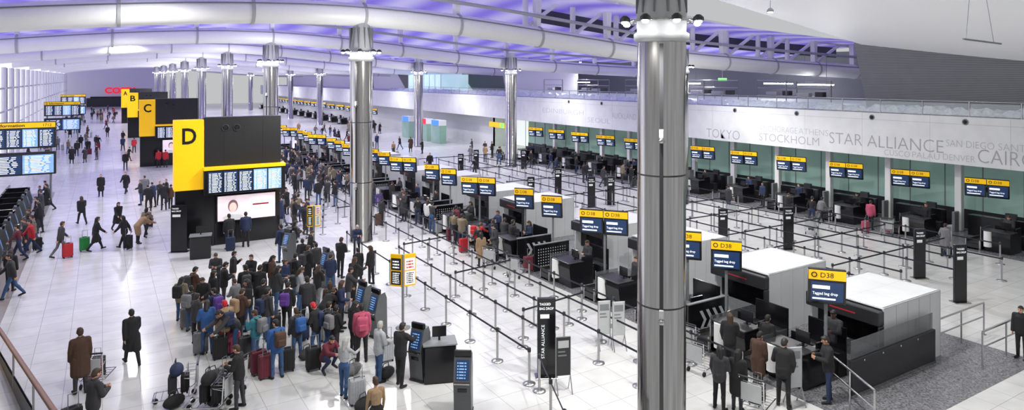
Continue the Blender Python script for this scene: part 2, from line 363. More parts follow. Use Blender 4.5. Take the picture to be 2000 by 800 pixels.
def person(x,y,pose='stand',face=0,top='black',bot='charcoal',coat=0,hr='black',longh=False,h=1.7,skin='skin_light',z=0,group=None):
    d=sa*x+ca*y; lod=1 if d>40 else 0; sc=h/1.745
    me=body(pose,lod,coat); o=bpy.data.objects.new('person',me); link(o); o.location=(x,y,z); o.rotation_euler=(0,0,rad(face)); o.scale=(sc,)*3
    setm(o,0,skin); setm(o,1,'cloth_'+top); setm(o,2,'cloth_'+bot); setm(o,6,'hair_'+hr)
    garment=('%s coat'%top) if coat==2 else (('%s jacket'%top) if coat==1 else '%s top'%top)
    o['label']=('person in %s and %s trousers, %s'%(garment,bot,ADJ[pose])); o['category']='person'
    if group:o['group']=group
    if not lod:
        if coat:
            c=bpy.data.objects.new('coat' if coat==2 else 'jacket',coatm(pose,coat==2)); link(c,o); setm(c,0,'cloth_'+top)
            setm(o,1,'cloth_'+random.choice(['white','grey','charcoal','navy']))
        hh=bpy.data.objects.new('hat' if hr=='red' else 'hair',hair(pose,longh)); link(hh,o); setm(hh,0,'hair_'+hr)
    OCC.append((x,y)); PEOPLE.append((d,o)); return o
def pp(px,py,*a,**k):
    x,y=fp(px,py); return person(x,y,*a,**k)
# ---------------------------------------------------------------- luggage
def suitcase_parts(w=.42,d=.26,h=.62):
    b=MB().box(-w/2,w/2,-d/2,d/2,.06,.06+h,'cloth_black',.04)
    for i in range(5): x=-w/2+w*(i+1)/6; b.box(x-.012,x+.012,-d/2-.008,d/2+.008,.1,h+.02,'cloth_black',.004)
    z=MB().box(-w/2-.003,w/2+.003,-.008,.008,.055,.065+h,'dark')
    hd=MB().tube([(-.11,-d/2+.03,h+.05),(-.11,-d/2+.03,h+.42),(.11,-d/2+.03,h+.42),(.11,-d/2+.03,h+.05)],.011,'grey',8)
    grip=MB().box(-.09,.09,-.02,.02,h+.075,h+.1,'dark',.008)
    wh=[MB().tube([(sx*(w/2-.05)-.015,sy*(d/2-.05),.035),(sx*(w/2-.05)+.015,sy*(d/2-.05),.035)],.035,'rubber',12).mesh() for sx in(-1,1) for sy in(-1,1)]
    return [('suitcase_shell',b.mesh(),None,None),('zip_seam',z.mesh(),0,None),('telescopic_handle',hd.mesh(),None,None),('carry_grip',grip.mesh(),0,None)]+[('wheel',m,None,None) for m in wh]
SUIT=suitcase_parts()
def suitcase(x,y,rz=0,c='black',sc=1.,z=0,group=None,extra='standing upright on its wheels'):
    return place('suitcase',SUIT,'%s ribbed wheeled suitcase %s'%(c,extra),'suitcase',(x,y,z),rad(rz),group,sc,{0:{0:'cloth_'+c}})
def sp(px,py,*a,**k):
    x,y=fp(px,py); return suitcase(x,y,*a,**k)
BAG=[('bag_body',MB().ell((0,0,.16),(.3,.17,.16),'cloth_black',16,10).mesh(),None,None),
     ('carry_strap',MB().tube([(-.15,.03,.26),(-.1,.03,.42),(.1,.03,.42),(.15,.03,.26)],.014,'dark',8).mesh(),None,None)]
def bag(x,y,rz=0,c='black',z=0,sc=1.):
    return place('holdall_bag',BAG,'soft %s holdall bag with a carry strap'%c,'bag',(x,y,z),rad(rz),None,sc,{0:{0:'cloth_'+c}})
PACK=[('backpack_body',MB().box(-.16,.16,-.1,.1,0,.44,'cloth_black',.07).box(-.12,.12,-.15,-.08,.05,.25,'cloth_black',.03).mesh(),None,None),
      ('shoulder_strap',MB().tube([(-.09,.09,.4),(-.1,.2,.42),(-.11,.3,.3),(-.1,.1,.05)],.018,'dark',8).mesh(),None,None),
      ('shoulder_strap',MB().tube([(.09,.09,.4),(.1,.2,.42),(.11,.3,.3),(.1,.1,.05)],.018,'dark',8).mesh(),None,None)]
def backpack(p,c,h=1.7):
    rz=p.rotation_euler[2]; x,y,z=p.location; s=h/1.745
    return place('backpack',PACK,'%s backpack worn on a person\'s back'%c,'backpack',(x+math.sin(rz)*.25*s,y-math.cos(rz)*.25*s,1.0*s),rz,None,1.,{0:{0:'cloth_'+c}})
def trolley_parts():
    fr=MB()
    for sx in(-1,1):
        fr.tube([(sx*.28,.55,.17),(sx*.3,-.35,.2),(sx*.3,-.45,.3),(sx*.3,-.5,1.0)],.016,'chrome',8)
        fr.tube([(sx*.3,-.47,.62),(sx*.26,-.2,.66)],.01,'chrome',6)
    fr.tube([(-.28,.55,.17),(.28,.55,.17)],.016,'chrome',8)
    for i in range(6): y=-.3+i*.16; fr.tube([(-.29,y,.19),(.29,y,.19)],.009,'chrome',6)
    for i in range(5): z=.35+i*.13; fr.tube([(-.3,-.47,z),(.3,-.47,z)],.009,'chrome',6)
    hb=MB().tube([(-.32,-.52,1.0),(.32,-.52,1.0)],.024,'dark',10)
    bk=MB()
    for z in(.66,.74,.82): bk.tube([(-.26,-.45,z),(-.26,-.22,z),(.26,-.22,z),(.26,-.45,z)],.007,'chrome',6)
    ad=MB().box(-.26,.26,-.515,-.49,.4,.85,'lgrey',.01)
    w=[MB().tube([(x-.02,y,.07),(x+.02,y,.07)],.07,'rubber',14).tube([(x,y,.07),(x,y,.19)],.012,'steel',6).mesh() for x,y in((-.26,-.4),(.26,-.4),(0,.5))]
    return [('trolley_frame',fr.mesh(),None,None),('handle_bar',hb.mesh(),None,None),('basket',bk.mesh(),None,None),('back_panel',ad.mesh(),None,None)]+[('wheel',m,None,None) for m in w]
TRO=trolley_parts()
def trolley(x,y,rz=0,load=None,group='baggage trolleys'):
    place('baggage_trolley',TRO,'chrome baggage trolley '+('loaded with luggage' if load else 'empty'),'trolley',(x,y,0),rad(rz),group)
    if load:
        c,s=math.cos(rad(rz)),math.sin(rad(rz))
        for i,k in enumerate(load):
            yy=-.2+.3*(i%2)
            if i<2: suitcase(x-s*yy,y+c*yy,rz,k,.72,.2,extra='loaded on a baggage trolley')
            else: bag(x,y,rz,k,.66)
# ---------------------------------------------------------------- SETTING
def zb(X):
    xs=[-30,-15,-3.5,.56,5,11.5,17.3,24.5,33,45,57]; zs=[7.5,9.6,10.95,11.35,11.7,11.85,11.5,10.8,9.95,9.4,9.0]
    return float(np.interp(X,xs,zs))
def zs(X): return sum(zb(X+k*1.5) for k in(-2,-1,0,1,2))/5
solo('floor',MB().box(-30,70,-6,240,-.2,0,'floortile'),kind='structure',label='pale polished stone tile concourse floor')
solo('trim_1',MB().box(15.75,23.9,8.7,78,0,.006,'granite'),kind='structure',label='dark speckled granite floor band')
solo('trim_2',MB().box(36.3,41.4,8,64,0,.006,'granite'),kind='structure',label='dark granite floor band beneath wall desks')
solo('reflection_trim',MB().box(-5.2,-3.0,17,60,0,.006,'strip'),kind='structure',label='brown reflection painted as a floor strip')  # brown gloss reflection on the floor, painted as a flat strip
solo('wall_right',MB().box(39.5,39.9,6,205,3.8,6.4,'fasciam'),kind='structure',label='long white fascia with printed city names')
solo('trim_4',MB().box(39.9,70,6,205,6.1,6.4,'offwhite').box(39.9,41.6,6,205,3.75,3.8,'white'),kind='structure',label='upper floor slab')
gw=MB().box(41.6,41.8,6,64,0,3.75,'tealglass')
for i in range(30): y=8+i*1.95; gw.box(41.56,41.6,y-.02,y+.02,0,3.75,'grey')
gw.box(41.55,41.6,6,64,0,1.1,'dark')
solo('wall_back',gw,kind='structure',label='teal glass wall behind the check-in desks')
solo('wall_side',MB().box(41.6,41.8,72,205,0,3.75,'offwhite'),kind='structure',label='pale wall below fascia')
ft=MB()
def fw(px0,px1,z,h,s):
    def yy(px): t=(px-1000)/F; return 39.5*(ca-sa*t)/(sa+ca*t)
    y0,y1=yy(px0),yy(px1); ft.text(s,(39.49,y0,z),(0,-1,0),(0,0,1),'wordgrey' if s in('STAR ALLIANCE','CAIRO','TOKYO','STOCKHOLM') else 'wordfaint',h=h,w=y0-y1,bold=-.012)
for a in [(1620,1843,4.35,.7,'STAR ALLIANCE'),(1910,2025,4.02,.72,'CAIRO'),(1848,1942,4.76,.36,'SAN DIEGO'),(1950,2060,4.76,.36,'SANTIAGO'),(1842,1905,4.0,.33,'DENVER'),(1782,1835,3.96,.33,'PALAU'),(1727,1777,3.94,.33,'CUSCO'),
          (1483,1600,4.1,.52,'STOCKHOLM'),(1380,1445,3.98,.66,'TOKYO'),(1483,1557,4.78,.38,'ANCHORAGE'),(1560,1618,4.78,.38,'ATHENS'),(1195,1243,4.85,.5,'AUCKLAND'),(1148,1192,4.3,.45,'SEOUL'),(1060,1140,4.9,.45,'EDINBURGH')]: fw(*a)
solo('trim_5',ft,kind='structure',label='grey city name lettering on white fascia')
nm=MB().ring((0,0,0),(1,0,0),.13,.035,'grey').ell((-.02,0,0),(.06,.1,.1),'black').mesh()
for i in range(8): solo('air_nozzle',nm,'round grey air nozzle on the white fascia','air nozzle',(39.49,17.7+5.1*i,6.13),group='fascia air nozzles')
RB=[('glass_panel',MB().box(-.008,.008,.05,2.35,.08,.72,'glass').mesh(),None,None),('hand_rail',MB().tube([(0,0,.82),(0,2.4,.82)],.025,'railsteel',8).mesh(),None,None),('rail_post',MB().box(-.02,.02,-.02,.02,0,.82,'railsteel').mesh(),None,None)]
for i in range(36): place('balustrade_bay',RB,'glass balustrade bay with steel handrail','balustrade',(39.7,8+2.4*i,6.4),group='balcony balustrade')
R=random.Random(3); fo=MB()
nx,ny=7,300
vs=[(40.0+i*.35,8+j*.32,6.42+(R.uniform(.1,.5) if 0<i<nx-1 else 0)) for j in range(ny) for i in range(nx)]
fo.add(vs,[(j*nx+i,j*nx+i+1,(j+1)*nx+i+1,(j+1)*nx+i) for j in range(ny-1) for i in range(nx-1)],'foil')
solo('foil_lining',fo,'crumpled silver foil lining along the balcony edge','foil',kind='stuff')
uw=MB().add([(47,6,6.4),(47,27.5,6.4),(45.2,27.5,11.6),(45.2,6,11.6)],[(0,1,2,3)],'louvre').add([(47,27.5,6.4),(60,27.5,6.4),(60,27.5,11.6),(45.2,27.5,11.6)],[(0,1,2,3)],'louvre_d')
solo('wall_upper',uw,kind='structure',label='leaning grey louvred upper wall')
solo('wall_upper_back',MB().box(60,60.3,27,120,6.4,11,'grey'),kind='structure',label='dark wall of the upper level')
lf=MB().box(-.07,.07,0,3.2,0,.08,'lamp').box(-.1,.1,0,3.2,.08,.16,'grey').tube([(0,2.6,.15),(0,2.6,2.6)],.02,'grey',6).tube([(0,.6,.15),(0,.6,2.6)],.02,'grey',6).mesh()
for x,y in((50,32),(56,40),(50,46),(57,56),(52,66)): solo('linear_light',lf,'bright linear light fitting over the upper level','light fitting',(x,y,7.9),group='upper level lights')
wb=MB().box(47,47.2,62,205,6.4,10.2,'white')
for y in(78,104,130): wb.add([(46.95,y,6.4),(46.95,y+9,6.4),(46.95,y+14,9.8),(46.95,y+1,9.8)],[(0,1,2,3)],'dkpanel')
solo('wall_upper_far',wb,kind='structure',label='white upper wall with dark slanted panels')
gr=MB().box(42,46.5,88,100,6.42,9.0,'tealroom')
for i in range(7): gr.box(41.94,42,88+i*2-.05,88+i*2+.05,6.42,9,'white')
solo('window_1',gr,kind='structure',label='lit teal glass meeting room')
for k in range(9):
    y=28+k*4.0; f=MB()
    for yy in(0,3.6): f.tube([(0,yy,0),(0,yy,1.9)],.05,'grey',8)
    for z in(.7,1.3,1.9): f.tube([(0,0,z),(0,3.6,z)],.035,'railsteel',8)
    f.box(-.3,.3,.2,3.4,.7,.74,'lgrey'); f.box(-.25,.2,.5,1.1,.74,1.1,'dark',.02); f.box(-.25,.2,1.6,2.6,.74,1.0,'lgrey',.02)
    solo('storage_rack',f,'steel rack with boxes on the upper level','rack',(43.5+1.8*(k%2),y,6.4),group='upper level racks')
solo('exit_sign',MB().box(0,.1,-.5,.5,0,.28,'greenlit').box(.02,.08,-.02,.02,.28,2.2,'railsteel'),'lit green exit sign hanging from the roof','sign',(52,45,8.2))
fw_=MB().box(-20,16,230,230.5,0,11.5,'white').box(-4,6,229.8,230,0,2.6,'dark').box(-3,14,229.7,230,2.6,3.0,'black')
solo('wall_far',fw_,kind='structure',label='white end wall of the terminal')
solo('shop_sign',MB().text('COSTA',(0,0,0),(1,0,0),(0,0,1),'redlit',h=1.8,w=8.6,bold=.04),'large red illuminated shop name letters on the end wall','sign',(.6,229.5,3.9))
solo('window_2',MB().box(-9.3,-9.2,30,230,0,11,'litglass'),kind='structure',label='tall bright glazed side wall')
for i in range(26):
    y=60+i*6.6; c=MB().tube([(0,0,0),(0,0,9.6)],.22,'white',12); c.tube([(0,0,5),(0,6.6,5.0)],.09,'lgrey',8); c.tube([(0,0,7.4),(0,6.6,7.4)],.09,'lgrey',8); c.tube([(0,0,3.2),(0,6.6,3.2)],.06,'lgrey',8); c.tube([(-.4,0,0),(-.4,0,9.6)],.07,'grey',8)
    solo('facade_column',c,'slim white tubular column at the glazed facade','column',(-8.7,y,0),group='glazed facade columns')
def skin(name,x0,x1,nx,y0,y1,ny,zf,m,label):
    b=MB(); vs=[(x0+(x1-x0)*i/nx,y0+(y1-y0)*j/ny,zf(x0+(x1-x0)*i/nx,y0+(y1-y0)*j/ny)) for j in range(ny+1) for i in range(nx+1)]
    b.add(vs,[(j*(nx+1)+i,j*(nx+1)+i+1,(j+1)*(nx+1)+i+1,(j+1)*(nx+1)+i) for j in range(ny) for i in range(nx)],m,True)
    solo(name,b,kind='structure',label=label)
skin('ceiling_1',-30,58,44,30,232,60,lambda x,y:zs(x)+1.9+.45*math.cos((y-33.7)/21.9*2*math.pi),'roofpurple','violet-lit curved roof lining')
skin('ceiling_2',14,62,30,-4,27,12,lambda x,y:13.7-.153*(x-20)+.11*(y-17.5)-.25*math.sin((y-4)/23*math.pi),'soffit','smooth white curved roof soffit with glow added')
skin('ceiling_3',-30,14,20,-4,30,8,lambda x,y:zs(x)+2.6,'white','white roof lining near the viewing gallery')
for j in range(9):
    Y=33.7+21.9*j; pts=[(x,Y,zs(x)) for x in np.linspace(-28,57,50)]
    r=bpy.data.objects.new('roof_beam',None); link(r); r['label']='white tubular curved roof beam spanning the hall'; r['category']='roof beam'; r['group']='tubular roof beams'
    solo('beam_tube',MB().tube(pts,.6,'tube',20),parent=r)
    if j<6: solo('top_chord',MB().tube([(x,Y-.2,zs(x)+1.25) for x in np.linspace(-28,57,50)],.11,'lgrey',10).tube([(x,Y-.55,zs(x)+.35) for x in np.linspace(-28,57,50)],.03,'grey',6),parent=r)
    x=-21.4
    while x<57:
        if j<5: solo('joint_collar',MB().tube([(x-.07,Y,zs(x)),(x+.07,Y,zs(x))],.66,'lgrey',20),parent=r)
        solo('strut',MB().add([(x-.12,Y-.1,zs(x)+.4),(x+.12,Y-.1,zs(x)+.4),(x+.22,Y-.1,zs(x)+2.4),(x-.22,Y-.1,zs(x)+2.4),(x-.12,Y+.3,zs(x)+.4),(x+.12,Y+.3,zs(x)+.4),(x+.22,Y+.3,zs(x)+2.4),(x-.22,Y+.3,zs(x)+2.4)],[(0,1,2,3),(5,4,7,6),(4,0,3,7),(1,5,6,2)],'tube'),parent=r)
        x+=5.5
zu=lambda x:float(np.interp(x,[22,33,45,57],[14.4,13.1,12.,11.2]))
tr=MB().tube([(x,34.2,zu(x)) for x in np.linspace(22,57,12)],.16,'tube',10)
x=22
while x<54:
    tr.tube([(x,34.2,zu(x)),(x,34.2,zs(x)+.4)],.18,'tube',8); tr.tube([(x,34.2,zs(x)+.5),(x+3.6,34.2,zu(x+3.6))],.13,'tube',8); x+=3.6
solo('roof_truss',tr,'white steel lattice truss above the roof beam','truss')
dk=MB(); X=np.linspace(24,57,20)
dk.add([(x,36.2,zs(x)+1.3) for x in X]+[(x,36.2,zu(x)+.2) for x in X],[(i,i+1,21+i,20+i) for i in range(19)],'dkpanel')
solo('window_3',dk,kind='structure',label='dark clerestory glazing behind the truss')
solo('suspended_track',MB().tube([(0,0,0),(3.0,0,-.1)],.035,'grey',8).tube([(0.2,0,0),(.5,0,1.75)],.012,'lgrey',6).tube([(2.4,0,-.05),(1.8,0,1.6)],.012,'lgrey',6),'thin steel lighting track hanging from the soffit','light track',(27.3,12.3,9.95))
# ---------------------------------------------------------------- columns
def column_parts(near):
    sh=MB().lathe([(.6,0),(.6,.12),(.575,.16),(.575,9.35)],'steel',n=40 if near else 20)
    seam=[MB().box(-.045,.045,-.592,-.56,.15,9.3,'dark',T=Matrix.Rotation(a,4,'Z')).mesh() for a in (rad(-44.3),rad(135.7))]
    cap=MB().lathe([(.56,9.35),(.66,9.4),(.66,9.55),(.58,9.6),(.60,10.1),(.42,11.2),(.42,11.6)],'lgrey',n=32 if near else 16)
    for k in range(12):
        a=k*math.pi/6; cap.box(.4,.62,-.02,.02,10.05,11.1,'grey',T=Matrix.Rotation(a,4,'Z'))
    ring=MB().ring((0,0,9.86),(0,0,1),.78,.035,'steel',28)
    parts=[('column_shaft',sh.mesh(),None,'polished stainless steel shaft')]+[('cover_seam',s,0,None) for s in seam]+[('column_capital',cap.mesh(),None,'grey ribbed conical capital'),('lamp_ring',ring.mesh(),None,None)]
    ri=len(parts)-1; N=8 if near else 6
    if near:
        jb=MB()
        for z in(3.1,6.2): jb.lathe([(.579,z-.02),(.579,z+.02)],'dark',n=40)
        parts.append(('joint_band',jb.mesh(),0,None))
    for k in range(N):
        a=2*math.pi*(k+.5)/N; T=Matrix.Rotation(a,4,'Z')@Matrix.Translation((.92,0,9.86))
        b=MB(); g=MB().lathe([(.05,.12),(.12,.06),(.13,-.02),(.1,-.03)],'dark',n=12); b.add([T@V(v) for v in g.v],g.f,'dark')
        g=MB().ell((0,0,-.04),(.085,.085,.06),'lamp',12,6); b.add([T@V(v) for v in g.v],g.f,'lamp')
        b.add([T@V((-.3,-.02,0)),T@V((-.3,.02,0)),T@V((-.1,.02,0)),T@V((-.1,-.02,0))],[(0,1,2,3)],'steel')
        parts.append(('floodlight',b.mesh(),ri,None))
    if near:
        f=MB()
        for z in(3.0,7.2):
            T=Matrix.Rotation(rad(-44.3),4,'Z'); f.box(-.05,.05,-.66,-.58,z-.1,z+.1,'lgrey',.01,T); f.ell(tuple(T@V((0,-.68,z-.16))),(.08,.08,.07),'steel')
        parts.append(('sensor_bracket',f.mesh(),0,'small grey sensor and bracket'))
    return parts
CPN=column_parts(True); CPF=column_parts(False)
def light(x,y,z,w,r=.15,c=(1,.99,.95),kind='SPOT'):
    l=bpy.data.lights.new('lamp',kind); l.energy=w; l.shadow_soft_size=r; l.color=c
    if kind=='SPOT': l.spot_size=rad(160); l.spot_blend=.6
    o=bpy.data.objects.new('lamp_fill_light',l); o.location=(x,y,z); COL.objects.link(o)  # serves column floodlights and added fill lights alike
for i in range(9):
    y=11.8+21.9*i; place('column',CPN if i<3 else CPF,'tall round stainless steel column with ring of floodlights','column',(11.5,y,0),group='main steel columns')
    for s in(-1,1): light(11.5+s*1.5,y-.5,9.5,2300 if i<6 else 3900)
    if i: light(11.5,y-4,9.3,420,kind='POINT')  # bare point light added to whiten the beams, no fitting here
RC=[(33.3,32.4+21.9*i) for i in range(8)]
for x,y in RC:
    place('column',CPF,'tall round stainless steel column with ring of floodlights','column',(x,y,0),group='rear steel columns',sc=.94)
    for s in(-1,1): light(x+s*1.5,y-.5,9.0,1700)
    light(x,y-4,8.6,240,kind='POINT')  # same added roof fill without a fitting, rear row
g=MB().lathe([(.16,0),(.17,.1),(.08,.2)],'lgrey',n=16); g.lathe([(.12,-.02),(.12,-.01)],'lamp',n=16); g.tube([(0,0,.2),(0,0,.6)],.015,'lgrey',6); dlm=g.mesh()
for (x,y) in [(2,14),(2,30),(2,52),(2,76),(2,100),(2,130),(2,165),(22,14),(22,42),(29,22),(24,65),(22,90),(24,120),(46,42),(46,60),(-5,42),(2,200)]:  # fill lamps added to brighten the hall away from the columns
    z=zs(x)+.9+(0 if y>30 else .6)
    solo('added_downlight',dlm,'small round added fill downlight fixed beneath the roof lining','downlight',(x,y,z),group='added fill downlights')
    light(x,y,z-.35,1950 if x<40 else 1150,.2)
w=bpy.data.worlds.new('World'); scn.world=w; w.use_nodes=True; w.node_tree.nodes['Background'].inputs[0].default_value=(.97,.98,1,1); w.node_tree.nodes['Background'].inputs[1].default_value=.55
# ---------------------------------------------------------------- zone signs
def zone_sign(letter,loc):
    lp=MB().box(0,1.35,0,.7,2.9,6.4,'yellow',.02); lt=MB().text(letter,(.36,-.012,5.2),(1,0,0),(0,0,1),'black',h=.8,w=.64,bold=.02)
    bp=MB().box(1.35,5.1,.05,.7,3.95,6.5,'blackmatt',.02)
    for x in(2.3,3.25,4.2): bp.box(x-.008,x+.008,.04,.05,4.0,6.45,'dark')
    spk=[MB().ring((x,.03,5.95),(0,1,0),.16,.03,'dark',18).ell((x,.04,5.95),(.12,.02,.12),'black').mesh() for x in(2.35,2.9)]
    hd=MB().box(1.3,5.25,-.35,.2,3.86,4.02,'yellow',.01)
    sc=MB().box(1.3,5.25,-.3,.2,2.62,3.86,'black',.02)
    dd=MB()
    for i in range(5):
        x=1.5+i*.72; dd.quad((x,-.31,2.72),(.66,0,0),(0,0,1.06),'screenblue' if i<3 else 'screenlit'); dd.bars((x,-.32,2.74),(1,0,0),(0,0,1),.66,.98,13,1,'textwhite',i)
    ad=MB().box(1.9,4.85,-.06,.1,1.15,2.55,'black',.02); ac=MB().quad((1.97,-.065,1.22),(2.81,0,0),(0,0,1.26),'pinkad').quad((3.5,-.068,1.3),(1.2,0,0),(0,0,1.05),'pinkpale')
    ac.disc((2.7,-.072,1.95),.24,.32,'hairad').disc((2.7,-.076,1.88),.18,.25,'skinad').disc((2.7,-.074,1.38),.5,.15,'paper').quad((3.65,-.07,1.9),(.8,0,0),(0,0,.08),'redsign')
    bs=MB().box(.05,1.85,.05,.65,0,2.9,'black',.02).box(1.85,5.05,.1,.65,0,1.15,'black',.02).box(1.85,5.05,.1,.65,1.15,3.95,'black')
    ps=[('letter_panel',lp.mesh(),None,'bright yellow zone letter panel'),('zone_letter',lt.mesh(),0,None),('upper_panel',bp.mesh(),None,None),('speaker',spk[0],2,None),('speaker',spk[1],2,None),('screen_header',hd.mesh(),None,None),
        ('departure_screen',sc.mesh(),None,None),('screen_display',dd.mesh(),6,'columns of white flight listings'),('advert_screen',ad.mesh(),None,None),('advert_display',ac.mesh(),8,'pale pink advertisement'),('base_cabinet',bs.mesh(),None,'glossy black base')]
    place('zone_sign',ps,'tall yellow and black check-in zone sign lettered %s'%letter,'sign',loc,group='check-in zone signs')
for i,l in enumerate('DCBA'): zone_sign(l,(3.0,36.6+36*i,0))
def info_board(loc):
    ps=[]
    for k,(z0,z1) in enumerate(((3.86,5.6),(2.1,3.6))):
        b=MB().box(0,3.7,0,.35,z0,z1,'blackmatt',.03); d=MB()
        zt=z1-.42 if k==0 else z1-.12
        for i in range(4 if k==0 else 2):
            wd=3.5/(4 if k==0 else 2); x=.1+i*wd; d.quad((x+.03,-.006,z0+.1),(wd-.06,0,0),(0,0,zt-z0-.15),'screenlit' if (i+k)%3==2 else 'screenblue'); d.bars((x+.05,-.012,z0+.14),(1,0,0),(0,0,1),wd-.1,zt-z0-.25,11,1,'textwhite',i+7)
        if k==0:
            d.quad((.04,-.006,z1-.38),(3.62,0,0),(0,0,.34),'yellow')
            d.text('Information',(.5,-.014,z1-.31),(1,0,0),(0,0,1),'black',h=.2,w=1.5,bold=.02); d.text('1712',(3.0,-.014,z1-.31),(1,0,0),(0,0,1),'black',h=.18); d.ring((.25,-.01,z1-.2),(0,1,0),.09,.015,'black'); d.text('i',(.235,-.014,z1-.27),(1,0,0),(0,0,1),'black',h=.14)
        ps+=[('screen_cabinet',b.mesh(),None,None),('screen_display',d.mesh(),len(ps),None)]
    for x in(.3,3.4): ps.append(('support_post',MB().tube([(x,.2,0),(x,.2,5.4)],.07,'grey',10).mesh(),None,None))
    place('information_board',ps,'black flight information board with yellow heading on posts','information board',loc,group='flight information boards')
info_board((-6.34,53.9,0)); info_board((-6.0,98,0)); info_board((-6.2,140,0))
# ---------------------------------------------------------------- totems
def totem(x,y,rz,lines,h=2.1,w=.5,vert=None):
    b=MB().box(-w/2,w/2,-.06,.06,.03,h,'black',.015); bs=MB().box(-w/2-.06,w/2+.06,-.2,.2,0,.035,'steel',.008)
    t=MB(); z=h-.2
    for s,hh in lines: t.text(s,(-w/2+.06,-.066,z),(1,0,0),(0,0,1),'textwhite',h=hh,w=min(w-.12,hh*.75*len(s))); z-=hh*1.8
    t.quad((-w/2+.08,-.064,z-.12),(w*.5,0,0),(0,0,.12),'paper')
    if vert: t.text(vert,(-w/2+.2,-.066,.55),(0,0,1),(-1,0,0),'textwhite',h=.085,w=.95,bold=-.01)
    place('queue_totem',[('totem_panel',b.mesh(),None,None),('base_plate',bs.mesh(),None,None),('lettering',t.mesh(),0,None)],'slim black queue totem with white lettering','sign',(x,y,0),rad(rz),group='black queue totems')
TB=[('TAGGED',.07),('BAG DROP',.07)]
x,y=fp(1067,735); totem(x,y,-28,TB,2.25,.52,'STAR ALLIANCE')
for px,py,h in [(350,492,2.3),(1540,487,2.1),(1796,543,2.1),(1875,590,2.2),(1155,405,2.0),(1090,380,1.9),(1193,400,1.9),(1412,462,1.5),(1037,390,1.6),(930,330,1.8),(900,340,1.8),(1023,330,1.8)]:
    x,y=fp(px,py); totem(x,y,-25,TB,h,.5 if px!=350 else .75)
def stand(x,y,rz,c='lgrey'):
    p=MB().box(-.2,.2,-.02,.02,.45,1.5,c,.01).quad((-.15,-.025,1.2),(.3,0,0),(0,0,.2),'grey' if c=='lgrey' else 'lgrey').quad((-.15,-.025,1.08),(.2,0,0),(0,0,.04),'grey').quad((-.15,-.025,.98),(.24,0,0),(0,0,.04),'grey'); l=MB()
    for s in(-1,1): l.tube([(s*.2,-.2,0),(s*.2,0,.45),(s*.2,0,1.5)],.015,'railsteel',8).tube([(s*.2,.2,0),(s*.2,0,.45)],.015,'railsteel',8)
    place('notice_stand',[('notice_panel',p.mesh(),None,None),('stand_frame',l.mesh(),None,None)],('dark' if c=='dark' else 'grey')+' notice panel on a steel floor stand','sign stand',(x,y,0),rad(rz),group='notice stands')
for px,py in [(1100,765),(1180,680),(1208,682),(1852,500),(1552,790)]:
    x,y=fp(px,py); stand(x,y,-20,'dark' if px==1100 else 'lgrey')
mat('yellowmatt',(.9,.5,.0),.4,var=.03)
def pole_sign(x,y,rz,w=.42,h=1.1,z=1.4):
    ps=[('sign_post',MB().tube([(0,0,0),(0,0,z+h)],.045,'grey',10).mesh(),None,None),('post_base',MB().lathe([(.25,0),(.25,.03),(.06,.05)],'grey').mesh(),None,None)]
    for i,(a,x0) in enumerate(((-22,-w-.03),(22,.03))):
        T=Matrix.Rotation(rad(a),4,'Z'); b=MB().box(x0,x0+w,-.03,.03,z,z+h,'yellowmatt',.01,T)
        d=MB(); g=MB().quad((x0+.03,-.036,z+.06),(w-.06,0,0),(0,0,.46),'paper' if i else 'dark').quad((x0+.03,-.036,z+.56),(w-.06,0,0),(0,0,.4),'paper' if i else 'dark').bars((x0+.07,-.04,z+.1),(1,0,0),(0,0,1),w-.14,.38,6,1,'black' if i else 'textwhite',2).bars((x0+.07,-.04,z+.6),(1,0,0),(0,0,1),w-.14,.3,3,1,'red' if i else 'textwhite',2)
        for vi in range(len(g.f)): d.add([T@V(g.v[q]) for q in g.f[vi]],[tuple(range(len(g.f[vi])))],g.mats[g.m[vi]])
        ps+=[('sign_panel',b.mesh(),None,None),('sign_notice',d.mesh(),2+i*2,None)]
    place('queue_pole_sign',ps,'yellow and white double panel sign on a grey post','sign',(x,y,0),rad(rz))
x,y=fp(787,640); pole_sign(x,y,-25); x,y=fp(613,500); pole_sign(x,y,-15,.3,1.0,1.4)
# ---------------------------------------------------------------- kiosks
mat('kioskgrey',(.09,.095,.1),.35)
def kiosk_parts():
    ped=MB(); ped.box(-.24,.24,-.2,.25,0,.06,'dark',.02)
    pr=[(-.16,.06),(-.2,.5),(-.26,.85),(-.1,1.45),(.12,1.5),(.2,1.3),(.22,.06)]
    vs=[(-.22,a,b) for a,b in pr]+[(.22,a,b) for a,b in pr]; n=len(pr)
    ped.add(vs,[tuple(range(n)),tuple(range(2*n-1,n-1,-1))]+[(i,i+n,(i+1)%n+n,(i+1)%n) for i in range(n)],'kioskgrey')
    sc=MB(); o=V((-.17,-.235,.93)); yd=V((0,.16,.6)).normalized()*.48; sc.quad(o+V((0,-.012,0)),(.34,0,0),yd,'screenblue'); sc.bars(o+V((.02,-.018,.02)),(1,0,0),yd,.28,.42,6,1,'screenlit',3)
    hd=MB().box(-.22,.22,-.12,-.02,1.46,1.62,'black',.02); sl=MB().box(-.12,.12,-.25,-.19,.62,.72,'black',.01); tr=MB().box(-.2,.2,-.34,-.2,.84,.88,'steel',.01)
    return [('kiosk_body',ped.mesh(),None,'grey curved pedestal'),('touch_screen',sc.mesh(),0,'glowing blue touch screen'),('kiosk_header',hd.mesh(),None,None),('ticket_slot',sl.mesh(),0,None),('document_shelf',tr.mesh(),0,None)]
KP=kiosk_parts()
def kiosk(x,y,rz): place('self_service_kiosk',KP,'dark grey self-service check-in kiosk with blue screen','kiosk',(x,y,0),rad(rz),group='self-service kiosks')
for px,py,r in [(820,740,-60),(905,805,-35),(712,640,-75),(738,658,-75),(565,515,-60),(640,560,-75)]:
    x,y=fp(px,py); kiosk(x,y,r)
for i in range(17): kiosk(-4.0,18+i*2.1,90)
